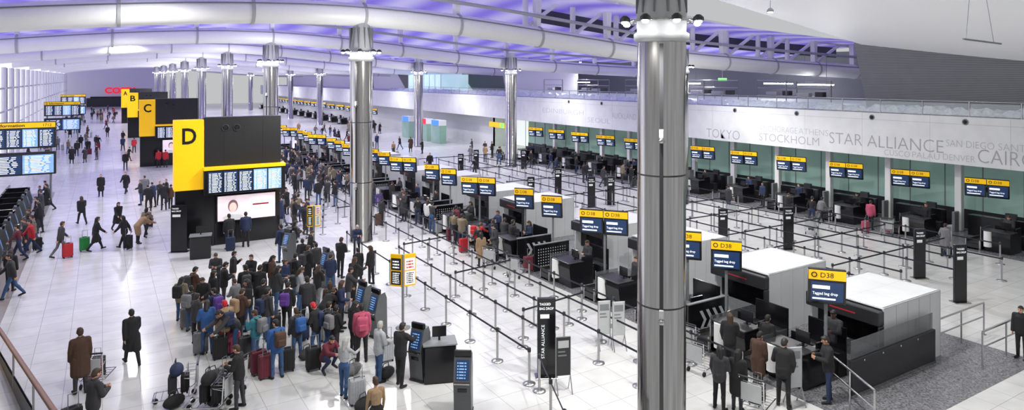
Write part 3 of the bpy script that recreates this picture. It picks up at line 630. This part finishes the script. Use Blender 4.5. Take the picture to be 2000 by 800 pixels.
for i in range(17): 
    b=MB().box(-.55,.55,-.03,.03,0,1.5,'black',.01).box(-.55,-.45,-.9,.9,1.1,1.6,'black',.02); solo('kiosk_partition',b,'black partition and monitor hood between kiosks','partition',(-4.6,19.05+i*2.1,0),group='kiosk partitions')
def podium(x,y,rz,c='black'):
    place('staff_podium',[('podium_body',MB().box(-.45,.45,-.3,.3,0,1.05,c,.03).mesh(),None,None),('podium_top',MB().box(-.48,.48,-.33,.33,1.05,1.1,'grey',.01).mesh(),None,None),('monitor',MB().box(-.2,.2,.0,.03,1.2,1.5,'black',.01).box(-.03,.03,0,.03,1.1,1.2,'black').mesh(),None,None)],'black staff podium with monitor','podium',(x,y,0),rad(rz))
for px,py,r in [(858,740,-20),(392,503,-10)]: x,y=fp(px,py); podium(x,y,r)
# ---------------------------------------------------------------- check-in desks
def dsign_parts(double,post=True):
    ps=[]; n=2 if double else 1; w=.98; U=.2
    ps.append(('sign_post',(MB().tube([(0,.12,0),(0,.12,2.5+U)],.05,'grey',10) if post else MB().box(-.6,.6,.08,.3,2.3+U,2.5+U,'grey')).tube([(0,.12,2.4+U),(0,.0,2.55+U)],.05,'grey',8).mesh(),None,None))
    for i in range(n):
        x0=-w/2 if n==1 else -w+i*w; Y=-.06
        T=Matrix.Translation((0,0,2.05+U))@Matrix.Rotation(rad(8),4,'X')@Matrix.Translation((0,0,-2.05))
        c=MB().box(x0+.01,x0+w-.01,Y,.08,2.05,3.05,'black',.02,T)
        h=MB().box(x0+.02,x0+w-.02,Y-.012,Y,2.76,3.03,'yellow',0,T)
        g=MB().ring((x0+.16,Y-.015,2.9),(0,1,0),.065,.014,'black',14).text('D38',(x0+.32,Y-.018,2.83),(1,0,0),(0,0,1),'black',h=.14); h.add([T@V(v) for v in g.v],g.f,'black')
        d=MB(); g=MB().quad((x0+.08,Y-.008,2.14),(w-.16,0,0),(0,0,.56),'screenblue'); d.add([T@V(v) for v in g.v],g.f,'screenblue')
        g=MB().text('Tagged bag drop',(x0+.12,Y-.014,2.3),(1,0,0),(0,0,1),'textwhite',h=.11,w=w-.34,bold=.01).quad((x0+.12,Y-.014,2.5),(w*.45,0,0),(0,0,.1),'textwhite').quad((x0+.12,Y-.014,2.19),(w*.6,0,0),(0,0,.05),'textwhite')
        d.add([T@V(v) for v in g.v],g.f,'textwhite')
        b=len(ps); ps+=[('screen_cabinet',c.mesh(),None,None),('yellow_header',h.mesh(),b,'yellow desk number header'),('screen_display',d.mesh(),b,'blue screen with white text')]
    return ps
DS1=dsign_parts(False); DS2=dsign_parts(True); DSW=dsign_parts(True,False)
def dsign(x,y,z=0,double=False,rz=-50):
    place('desk_sign',DS2 if double else DS1,('pair of ' if double else '')+'yellow-topped blue screen desk sign on post','sign',(x,y,z),rad(rz),group='check-in desk signs')
def desk_parts():
    b=MB()
    prof=[(0.0,0.02),(.55,0.02),(.55,1.0),(-.06,1.0),(-.1,.8)]; n=len(prof)
    b.add([(a,0,z) for a,z in prof]+[(a,1.15,z) for a,z in prof],[tuple(range(n))[::-1],tuple(range(n,2*n))]+[(i,(i+1)%n,(i+1)%n+n,i+n) for i in range(n)],'black')
    top=MB().box(-.16,.62,-.04,1.2,1.0,1.045,'dark',.012)
    wk=MB().box(.55,1.15,0,1.15,.72,.76,'dark',.01).box(1.1,1.14,.02,.06,0,.72,'dark').box(1.1,1.14,1.09,1.13,0,.72,'dark').box(.55,1.1,0,.05,0,1.2,'black')
    cyl=MB().lathe([(.17,.25),(.17,1.0)],'white',c=(-.08,.95),n=20)
    m=MB().box(.45,.48,.15,.6,1.14,1.45,'black',.01).box(.45,.48,.34,.4,1.04,1.14,'black').box(.4,.55,.28,.46,1.045,1.06,'black')
    m2=MB().box(.8,.83,.55,1.0,.9,1.2,'black',.01).box(.8,.83,.74,.8,.76,.9,'black')
    prn=MB().box(.75,1.05,.1,.4,.76,.92,'grey',.02)
    fr=MB().box(-.25,2.5,1.22,1.27,0,.5,'steel',.01).box(-.25,2.5,1.83,1.88,0,.5,'steel',.01).box(-.25,2.5,1.27,1.83,.1,.3,'dark')
    bl=MB().box(-.22,2.5,1.27,1.83,.3,.36,'rubber',.01)
    gs=MB().box(-.2,.9,1.2,1.215,.5,1.15,'smokeglass').box(-.2,-.17,1.195,1.22,0,1.2,'steel')
    bw=MB().box(1.9,1.96,0,1.2,0,1.35,'black',.01).box(1.55,1.9,0,1.2,0,.7,'blackmatt',.02)
    return [('desk_front',b.mesh(),None,'glossy black sloping desk front'),('counter_top',top.mesh(),None,None),('work_shelf',wk.mesh(),None,None),('white_support',cyl.mesh(),None,'white cylindrical support'),('monitor',m.mesh(),None,None),('monitor',m2.mesh(),None,None),('label_printer',prn.mesh(),None,None),('conveyor_frame',fr.mesh(),None,'stainless steel conveyor sides'),('conveyor_belt',bl.mesh(),7,None),('glass_screen',gs.mesh(),None,None),('back_cabinet',bw.mesh(),None,None)]
DK=desk_parts()
def hood_parts():
    w,L,h=2.3,3.1,2.0
    sh=MB().box(0,L,0,.06,0,h,'hoodm_glow').box(0,L,w-.06,w,0,h,'hoodm_glow').box(-.02,L,0,w,h-.06,h,'hoodm_glow',.02).box(L-.05,L,0,w,0,h,'hoodm_glow')
    mo=MB().box(.3,.36,.06,w-.06,.7,h-.06,'black').box(-.25,.02,0,w,1.5,h-.08,'dark',.03)
    rd=MB().box(-.26,-.25,.7,1.5,1.68,1.72,'redsign')
    sd=MB().box(-.25,0,-.01,.05,0,1.5,'dark',.02)
    jn=MB()
    for i in range(1,5): jn.box(i*.62-.006,i*.62+.006,-.006,0,.02,h-.02,'lgrey')
    return [('hood_shell',sh.mesh(),None,'pale grey panelled shell'),('hood_mouth',mo.mesh(),None,'dark conveyor opening'),('warning_strip',rd.mesh(),1,None),('side_cheek',sd.mesh(),None,None),('panel_joint',jn.mesh(),0,None)]
HD=hood_parts()
def chev_parts(dots=False):
    b=MB().box(0,1.9,0,.08,0,1.15,'black',.015); t=MB().box(0,1.9,-.02,.1,1.15,1.19,'grey',.005); c=MB()
    if dots:
        for i in range(12):
            for j in range(7): c.quad((.2+i*.13,-.004,.2+j*.12),(.05,0,0),(0,0,.05),'lgrey')
    else:
        for i in range(4):
            x=.5+i*.3
            c.add([(x,-.005,.25),(x+.13,-.005,.25),(x+.33,-.005,.57),(x+.2,-.005,.57)],[(0,1,2,3)],'lgrey'); c.add([(x,-.005,.89),(x+.13,-.005,.89),(x+.33,-.005,.57),(x+.2,-.005,.57)],[(3,2,1,0)],'lgrey')
    return [('panel_board',b.mesh(),None,None),('panel_cap',t.mesh(),None,None),('chevron_mark' if not dots else 'dot_pattern',c.mesh(),0,'pale grey arrows pointing right' if not dots else None)]
CH=chev_parts(); CD=chev_parts(True)
def agent(x,y,face=90,h=1.68): 
    R=random; person(x,y,R.choice(['hold','stand','reach']),face,R.choice(['black','navy','charcoal']),'black',1,R.choice(['black','brown','black']),R.random()<.5,h,group='check-in agents')
def desk(x,y,ag=True): 
    place('check_in_desk',DK,'black check-in desk with monitors and baggage conveyor','desk',(x,y,0),0,group='check-in desks')
    if ag: agent(x+1.35,y+.6)
def hood(x,y): place('baggage_hood',HD,'pale grey panelled baggage conveyor hood with dark mouth','baggage hood',(x,y,0),0,group='baggage hoods')
hood(18.8,10.5); hood(18.8,14.3); desk(16.2,11.2,False); desk(16.2,13.1,False)
ep=[('end_panel_board',MB().box(0,4.3,0,.1,.02,1.0,'black',.015).mesh(),None,None),('panel_kick',MB().box(0,4.3,-.01,.1,0,.08,'steel').mesh(),None,None),('glass_screen',MB().box(.05,4.2,.04,.055,1.0,1.5,'smokeglass').mesh(),None,None),('panel_studs',MB().ell((.6,-.005,.9),(.03,.01,.03),'chrome',8,4).ell((1.5,-.005,.9),(.03,.01,.03),'chrome',8,4).ell((2.4,-.005,.9),(.03,.01,.03),'chrome',8,4).ell((3.3,-.005,.9),(.03,.01,.03),'chrome',8,4).mesh(),0,None)]
place('end_counter',ep,'glossy black end counter wall with smoky glass screen','counter',(16.9,10.3,0),0)
dsign(17.1,11.15); dsign(17.3,14.8)
for k in range(6):
    B=15.3+10.4*k
    place('chevron_panel',CH,'black low panel with grey chevron arrows','panel',(16.1,B,0),0,group='island end panels')
    for o in(.4,3.3,6.3): desk(16.1,B+o, not(k==0 and o==.4))
    place('dot_panel',CD,'black low panel with grey dot pattern','panel',(16.1,B+9.0,0),0,group='island end panels')
    hood(18.7,B+3.3); hood(18.7,B+7.2)
    dsign(17.2,B+1.1); dsign(17.1,B+5.45,double=True); dsign(17.2,B+9.2)
for n in range(12):
    Y=14.6+3.9*n; desk(37.0,Y,True)
    place('desk_screen_pair',DSW,'pair of yellow-topped wall screens above check-in desk','sign',(39.8,Y+2.2,-.05),rad(-72),group='wall desk screens')
    solo('desk_pillar',MB().box(0,.35,0,.35,0,3.75,'white',.02).box(-.5,0,.1,.25,0,1.1,'grey',.02),'slim white pillar between wall desks','pillar',(40.6,Y-.1,0),group='wall desk pillars')
    solo('rear_counter',MB().box(0,.5,0,2.6,0,1.1,'black',.02).box(.1,.3,.4,.9,1.1,1.45,'dark',.02),'low black rear counter behind wall desk','counter',(40.0,Y+.6,0),group='rear counters')
for n in range(15):
    Y=108+6*n; place('desk_screen_pair',DSW,'pair of yellow-topped wall screens above check-in desk','sign',(38.9,Y,.1),rad(-60),group='wall desk screens')
    desk(37.2,Y,False)
solo('corridor_sign',MB().box(0,.12,0,3.6,2.7,3.3,'yellow',.02).box(-.01,0,.1,1.0,2.75,3.25,'greenlit').box(.05,.08,.2,.25,3.3,3.8,'steel').box(.05,.08,3.3,3.35,3.3,3.8,'steel'),'illuminated yellow and green hanging corridor sign','sign',(39.3,65.5,0))
solo('door_1',MB().box(45,45.1,64,72,0,3.7,'litglass').box(41.6,45,63.9,64,0,3.7,'greenlit').box(41.6,45,72,72.1,0,3.7,'white'),kind='structure',label='bright corridor opening')
for i,(y,c) in enumerate([(78,'bluelit'),(82,'redlit'),(88,'bluelit')]): solo('display_booth',MB().box(0,1,0,2.6,0,2.3,'tealglass',.03).box(-.02,0,.2,2.4,2.3,3.0,c).box(0,1,0,2.6,2.3,3.0,'white',.03),'glass booth with lit coloured header','booth',(37,y,0),group='display booths')
# ---------------------------------------------------------------- barriers
PB=MB().lathe([(.18,0),(.18,.025),(.05,.05)],'railsteel',n=16).mesh(); PP=MB().tube([(0,0,.04),(0,0,.95)],.036,'railsteel',10).mesh(); PH=MB().lathe([(.05,.9),(.05,1.0),(.03,1.02)],'dark',n=12).mesh(); BL={}
def posts(pts,grp='queue barrier posts'):
    for i,(x,y) in enumerate(pts):
        if any(math.hypot(x-a,y-b)<.9 for a,b in RC): continue
        rz=0; parts=[('post_base',PB,None,None),('post_pole',PP,None,None),('belt_cassette',PH,1,None)]
        if i+1<len(pts):
            dx,dy=pts[i+1][0]-x,pts[i+1][1]-y; L=round(math.hypot(dx,dy),2); rz=math.atan2(dy,dx)
            if L not in BL: BL[L]=MB().box(.03,L-.03,-.005,.005,.9,.96,'belt').mesh()
            parts.append(('retractable_belt',BL[L],2,'dark fabric belt'))
        place('belt_barrier_post',parts,'stainless steel queue barrier post with dark belt','barrier post',(x,y,0),rz,grp)
def ln(x0,y0,x1,y1,n): return [(x0+(x1-x0)*i/n,y0+(y1-y0)*i/n) for i in range(n+1)]
posts(ln(10.1,15.5,10.1,29.5,8)); posts(ln(10.1,15.0,8.9,12.2,2)); posts(ln(12.6,13.8,12.6,43.5,17)); posts(ln(13.7,15,13.7,45,17)); posts(ln(14.9,12.3,14.9,44,18)); posts(ln(10.2,36.2,12.2,43,4)); posts(ln(10.1,30.3,10.2,32.0,1)); posts(ln(11.3,16,11.3,28,7))
for yy in (18.3,23.2,28.4,38.4): posts(ln(11.7,yy,14.4,yy+.4,2))
for i,X in enumerate((24.6,26.6,28.7,30.7,32.1,34.9)): posts(ln(X,13+1.2*(i%2),X,13+1.2*(i%2)+42,20))
for yy in (16.1,19.2,21.9,25.5,28.8,34.8,41.5,49,57.5): posts(ln(25.1,yy,34.4,yy,5))
def guard(L): 
    b=[('top_rail',MB().tube([(0,0,1.05),(L,0,1.05)],.028,'railsteel',10).mesh(),None,None),('mid_rail',MB().tube([(0,0,.6),(L,0,.6)],.022,'railsteel',8).mesh(),None,None)]
    n=max(1,round(L/1.4))
    return b+[('rail_post',MB().tube([(L*i/n,0,0),(L*i/n,0,1.05)],.026,'railsteel',8).lathe([(.07,0),(.07,.02)],'railsteel',c=(L*i/n,0),n=12).mesh(),None,None) for i in range(n+1)]
for x,y,rz,L in [(21.9,10.6,0,3.0),(22.0,9.4,0,3.0),(22.6,12.2,90,3.4),(22.6,16.4,90,3.4),(15.7,9.0,60,2.2),(22.8,22,90,6),(22.8,32,90,6)]:
    place('guard_rail',guard(L),'stainless steel two-bar guard rail','guard rail',(x,y,0),rad(rz),group='steel guard rails')
br=[('hand_rail',MB().tube([(-3.4,28.6,.65),(-2.6,25,.92),(-.9,17,1.55),(-.1,13.4,1.85)],.06,'wood',12).mesh(),None,'brown handrail'),('stair_stringer',MB().add([(-3.4,28.6,0),(-.1,13.4,0),(-.1,13.4,.95),(-3.4,28.6,.02)],[(0,1,2,3)],'dark').add([(-3.35,28.6,0),(-.05,13.4,0),(-.05,13.4,.95),(-3.35,28.6,.02)],[(3,2,1,0)],'dark').mesh(),None,None),('glass_panel',MB().add([(-3.38,28.6,.03),(-.08,13.4,.96),(-.08,13.4,1.8),(-3.38,28.6,.62)],[(0,1,2,3)],'glass').mesh(),None,None)]
for t in (0,.2,.4,.6,.8,1): x,y=-3.38+3.3*t,28.6-15.2*t; br.append(('baluster',MB().tube([(x,y,0),(x,y,.63+1.2*t)],.025,'railsteel',8).mesh(),None,None))
place('stair_balustrade',br,'glass stair balustrade with brown handrail','balustrade',(0,0,0))
place('litter_bin',[('bin_body',MB().box(-.3,.3,-.3,.3,0,1.0,'yellow',.03).mesh(),None,None),('bin_lid',MB().box(-.33,.33,-.33,.33,1.0,1.1,'black',.03).mesh(),None,None)],'yellow litter bin with black lid','bin',(-3.3,24.6,0))
# ---------------------------------------------------------------- PEOPLE
G='travellers queueing at kiosks'
pp(157,768,'stand',10,'brown','charcoal',2,'brown',h=1.76); x,y=fp(190,760); trolley(x,y+.5,-20,['red','black'])
pp(182,865,'hold',-60,'charcoal','charcoal',1,'brown',h=1.72); x,y=fp(140,850); suitcase(x,y,20,'black')
pp(258,712,'walk',10,'black','black',2,'black',h=1.68)
pp(118,503,'pull',-70,'charcoal','grey',1,'brown',h=1.75); sp(132,503,20,'red')
pp(187,489,'walk',-80,'black','black',2,'black',True,h=1.7); sp(165,490,10,'green')
for a in [(160,438,'walk',20,'black','black',1),(197,384,'stand',180,'black','black',2),(230,450,'walk',-150,'black','charcoal',2),(243,486,'pull',60,'black','black',1),(268,476,'bend',-60,'tan','black',2),(285,462,'walk',-30,'khaki','black',1),
          (246,378,'walk',150,'black','black',2),(275,400,'look',100,'charcoal','denim',1),(283,392,'look',0,'grey','black',1),(300,405,'slouch',50,'navy','black',1),(320,410,'hold',0,'black','black',1),(333,408,'stand',-40,'brown','black',1),(312,400,'cross',200,'charcoal','black',1),(290,412,'slouch',20,'black','black',1),(326,395,'look',90,'black','charcoal',1),
          (245,332,'stand',180,'black','charcoal',1),(262,298,'walk',0,'red','black',1),(310,327,'stand',20,'red','black',1),(323,327,'stand',-20,'red','black',1),(20,568,'stand',-20,'black','black',1),(78,455,'reach',60,'black','charcoal',1),
          (448,487,'stand',10,'black','navy',1),(480,482,'stand',-10,'navy','black',1),(172,300,'walk',180,'black','black',2),(188,288,'walk',0,'charcoal','black',1),(150,305,'stand',0,'black','black',1),(210,268,'walk',0,'black','black',1),(240,295,'walk',10,'navy','black',1),(140,320,'slouch',0,'black','black',2),(158,290,'walk',0,'black','black',1)]:
    pp(a[0],a[1],*a[2:7],hr=random.choice(['black','brown']),longh=random.random()<.4,h=random.uniform(1.6,1.78))
sp(450,489,0,'navy'); sp(290,444,20,'black'); sp(175,302,0,'maroon'); sp(192,290,0,'red'); sp(250,486,0,'black')
crowd=[(492,578,'cross',170,'black','black',2),(422,572,'hold',-150,'charcoal','black',1),(455,570,'phone',-160,'black','denim',1),(437,602,'hold',-120,'black','black',1),(352,628,'slouch',-30,'khaki','black',1),(372,648,'look',-40,'charcoal','denim',1),
 (383,672,'phone',-60,'charcoal','black',1),(405,692,'slouch',-20,'blue','denim',1),(378,610,'hold',-90,'brown','black',1),(398,625,'slouch',-150,'black','black',1),(420,655,'look',20,'navy','charcoal',1),(440,695,'stand',10,'tan','maroon',1),(470,662,'hold',-60,'brown','black',1),
 (462,630,'slouch',-20,'grey','black',1),(485,645,'look',120,'black','denim',1),(500,705,'phone',-10,'teal','denim',1),(513,640,'slouch',-60,'black','black',1),(541,738,'look',10,'blue','denim',1),(540,612,'hold',-70,'charcoal','denim',1),(555,585,'look',-100,'navy','black',1),
 (560,650,'slouch',-30,'black','black',1),(580,702,'stand',15,'charcoal','denim',1),(600,640,'phone',-70,'charcoal','black',1),(585,610,'hold',-90,'silver','black',1),(618,695,'slouch',-20,'black','black',1),(635,724,'crouch',140,'maroon','navy',1),(655,695,'look',-60,'black','charcoal',1),
 (645,640,'stand',-40,'brown','black',1),(665,645,'look',-80,'navy','black',1),(620,600,'hold',-60,'black','black',1),(672,776,'reach',-70,'silver','denim',0),(707,706,'stand',-15,'pink','black',1),(740,744,'look',-80,'silver','denim',1),(782,754,'reach',-60,'black','black',1),
 (700,558,'stand',10,'black','black',2),(725,556,'stand',40,'black','black',1),(697,502,'hold',180,'navy','black',1),(665,542,'hold',-30,'black','black',1),(600,562,'stand',-60,'black','black',2),(550,512,'stand',-30,'navy','black',1),(575,575,'look',-60,'black','denim',1),
 (530,580,'hold',-150,'brown','black',1),(505,610,'slouch',-60,'black','black',1),(467,797,'hold',-10,'black','charcoal',1),(735,868,'stand',0,'tan','black',0),(480,610,'look',-30,'black','black',1),(640,690,'phone',-30,'charcoal','denim',1),(690,690,'slouch',-60,'black','black',1),(680,610,'reach',-60,'charcoal','black',1),(520,665,'stand',-30,'charcoal','black',1),
 (415,615,'apart',-80,'black','charcoal',1),(630,655,'bend',-70,'black','black',1),(460,692,'bend',60,'charcoal','denim',1),
 (590,540,'look',-40,'black','black',1),(645,575,'slouch',-50,'navy','black',1),(690,590,'reach',-60,'black','black',1),(618,545,'stand',-60,'charcoal','black',1),(575,500,'hold',-30,'black','denim',1),(605,515,'slouch',-80,'black','black',1),
 (745,440,'stand',-60,'black','black',1),(835,447,'stand',-50,'white','black',1),(785,422,'look',-60,'charcoal','black',1),(765,402,'stand',-60,'black','black',1),(890,462,'stand',-60,'maroon','black',1),(915,470,'look',-60,'black','denim',1),(930,492,'bend',-60,'red','black',1),(963,488,'stand',-40,'navy','denim',1),
 (940,520,'stand',-10,'tan','black',2),(1000,500,'stand',-80,'black','black',1),(985,490,'look',-60,'charcoal','black',1),(655,403,'stand',0,'black','black',1),(600,392,'hold',0,'navy','black',1),(622,400,'stand',0,'black','denim',1),(640,395,'look',0,'charcoal','black',1),(575,425,'stand',-90,'black','red',1),
 (1440,803,'stand',-70,'black','charcoal',2),(1425,725,'look',-60,'black','black',1),(1480,760,'slouch',-80,'brown','black',2),(1498,722,'stand',-80,'black','black',1),(1530,795,'slouch',-60,'black','black',1),(1618,785,'hold',50,'black','navy',1),(1995,700,'stand',90,'black','black',1),
 (1490,402,'stand',90,'navy','black',1),(1700,448,'stand',-80,'pink','black',1),(1405,800,'look',-70,'charcoal','black',1)]
packs={(541,738):'brown',(580,702):'blue',(707,706):'pink',(420,655):'purple',(560,650):'purple',(372,648):'grey',(930,492):'red',(470,662):'tan',(352,628):'black'}
for a in crowd:
    hr=random.choice(['black','black','brown']); lh=random.random()<.35; h=random.uniform(1.52,1.76); bt=a[5]
    if a[0] in(740,697,672): hr='grey'
    if (a[0],a[1]) in((440,695),(618,695)): hr='red'; lh=False
    fj=a[3]+(random.uniform(-70,70) if a[0]<690 and (a[0],a[1]) not in packs else 0)
    if a[0]<690 and bt=='black' and random.random()<.45: bt=random.choice(['denim','charcoal','khaki','grey'])
    o=pp(a[0],a[1],a[2],fj,a[4],bt,a[6],hr=hr,longh=lh,h=h,group=G if a[0]<760 else None,skin=random.choice(['skin_light','skin_light','skin_tan']))
    if (a[0],a[1]) in packs: backpack(o,packs[(a[0],a[1])],h)
    elif a[0]<700 and a[2] in('stand','hold','look','phone') and random.random()<.3: backpack(o,random.choice(['black','charcoal','navy','grey','khaki']),h)
person(18.2,11.6,'hold',90,'charcoal','black',1,h=1.75,skin='skin_dark',group='check-in agents')
for px,py,c,r in [(697,788,'silver',0),(505,730,'maroon',10),(520,738,'maroon',0),(392,690,'grey',0),(365,640,'grey',0),(455,690,'pink',0),(560,725,'black',0),(612,722,'black',0),(640,665,'silver',20),(755,705,'silver',0),(740,440,'brown',0),(855,455,'silver',0),(905,492,'red',0),(880,470,'maroon',0),(1032,530,'maroon',0),(660,615,'navy',0),(430,700,'black',0),(1690,455,'pink',0),(480,700,'charcoal',0),(590,665,'navy',20),(535,655,'black',0)]:
    sp(px,py,r,c)
for px,py,c in [(710,800,'black'),(755,738,'black'),(690,730,'grey'),(600,700,'charcoal'),(480,720,'brown'),(340,795,'black'),(425,790,'black'),(415,745,'navy')]: x,y=fp(px,py); bag(x,y,30,c)
for px,py,r,l in [(408,800,60,['black','black','black']),(345,782,80,['black','charcoal','navy']),(440,765,40,['black','grey']),(585,470,-60,['black']),(552,455,-40,None),(965,520,-60,['silver','black']),(1012,538,-60,None),(1732,458,-60,['pink','pink']),(1360,685,-80,None),(1375,722,-80,None),(1480,800,-70,['black','charcoal']),(1432,425,-60,None),(1585,455,-60,['black'])]:
    x,y=fp(px,py); trolley(x,y,r,l)
def scatter(n,x0,x1,y0,y1,grp,lug=.25,mind=.7,faces=None,cols=None):
    R=random; c=0; t=0
    while c<n and t<n*30:
        t+=1; x=R.uniform(x0,x1); y=R.uniform(y0,y1)
        if any((x-a)**2+(y-b)**2<mind*mind for a,b in OCC): continue
        if any(math.hypot(x-11.5,y-(11.8+21.9*i))<1.2 for i in range(9)): continue
        if any(math.hypot(x-a,y-b)<1.2 for a,b in RC): continue
        if any(abs(y-(37+36*i))<1.5 and 2<x<9 for i in range(5)): continue
        c+=1; co=R.choice(cols or (['black']*6+['charcoal','charcoal','navy','navy','brown','grey','tan','red','maroon','khaki']))
        person(x,y,R.choice(['stand','hold','walk','look','pull','cross','apart','slouch','phone']),R.choice(faces) if faces else R.uniform(0,360),co,R.choice(['black','charcoal','denim','navy']),R.choice([0,1,1,2]),R.choice(['black','brown','black']),h=R.uniform(1.55,1.8),group=grp)
        if R.random()<lug: suitcase(x+.45,y+.1,R.uniform(0,180),R.choice(['black','black','charcoal','navy','silver','purple']),R.uniform(.8,1.05)); OCC.append((x+.45,y+.1))
DC=['black']*5+['charcoal']*3+['navy','grey','brown','khaki']
scatter(34,15.2,15.7,26,80,'passengers waiting at desks',.3,cols=DC)
scatter(22,8.6,10.1,36,50,'passengers behind the zone sign',.2,cols=DC)
scatter(36,11.9,15.4,46.5,66,'passengers between zones',.15,cols=DC)
scatter(24,-2.5,2.5,75,200,'walking passengers on the concourse',.3)
scatter(24,8.5,11,52,80,'passengers between zones',cols=DC)
scatter(60,3,16,78,190,'distant passengers')
scatter(28,-7,-3.2,70,180,'passengers by the windows',.2)
scatter(32,25,36,50,105,'passengers in the rear hall')
scatter(16,33.2,36.5,14,60,'passengers at wall desks',.4,faces=[-90,-80,-100])
scatter(12,-3.4,-2.9,30,54,'passengers at side kiosks',.2,faces=[80,90,100])
# beyond the 290 nearest people: one distant crowd
PEOPLE.sort(key=lambda t:t[0]); far=[o for d,o in PEOPLE[290:]]
mats=[];vl=[];fl=[];ml=[];off=0
for o in far:
    me=o.data; n=len(me.vertices); co=np.empty(n*3); me.vertices.foreach_get('co',co); co=co.reshape(-1,3)
    Mx=np.array((Matrix.Translation(o.location)@Matrix.Rotation(o.rotation_euler[2],4,'Z')@Matrix.Scale(o.scale[0],4)))
    vl.append(co@Mx[:3,:3].T+Mx[:3,3])
    L=np.empty(len(me.loops),dtype=np.int32); me.loops.foreach_get('vertex_index',L)
    fl.append(L.reshape(-1,4)+off); mi=np.empty(len(me.polygons),dtype=np.int32); me.polygons.foreach_get('material_index',mi)
    mp=[]
    for s in o.material_slots:
        if s.material not in mats: mats.append(s.material)
        mp.append(mats.index(s.material))
    ml.append(np.array(mp,dtype=np.int32)[mi]); off+=n
if far:
    cm=bpy.data.meshes.new('crowd'); VV=np.concatenate(vl); FF=np.concatenate(fl); MM=np.concatenate(ml)
    cm.vertices.add(len(VV)); cm.vertices.foreach_set('co',VV.ravel()); cm.loops.add(FF.size); cm.loops.foreach_set('vertex_index',FF.ravel().astype(np.int32))
    cm.polygons.add(len(FF)); cm.polygons.foreach_set('loop_start',(np.arange(len(FF))*4).astype(np.int32)); cm.update(calc_edges=True)
    for m in mats: cm.materials.append(m)
    cm.polygons.foreach_set('material_index',MM); cm.polygons.foreach_set('use_smooth',np.ones(len(FF),dtype=bool)); cm.validate(); cm.update()
    for o in far: bpy.data.objects.remove(o)
    solo('crowd',cm,'distant crowd of dark-clothed travellers across the far hall','crowd',kind='stuff')
# ---------------------------------------------------------------- camera
cam=bpy.data.cameras.new('Camera'); cam.sensor_width=36; cam.lens=36*F/2000; cam.shift_y=-(400-HY)/2000; cam.clip_end=1000
co=bpy.data.objects.new('Camera',cam); co.location=(0,0,H); co.rotation_euler=(math.pi/2,0,-A); COL.objects.link(co); scn.camera=co
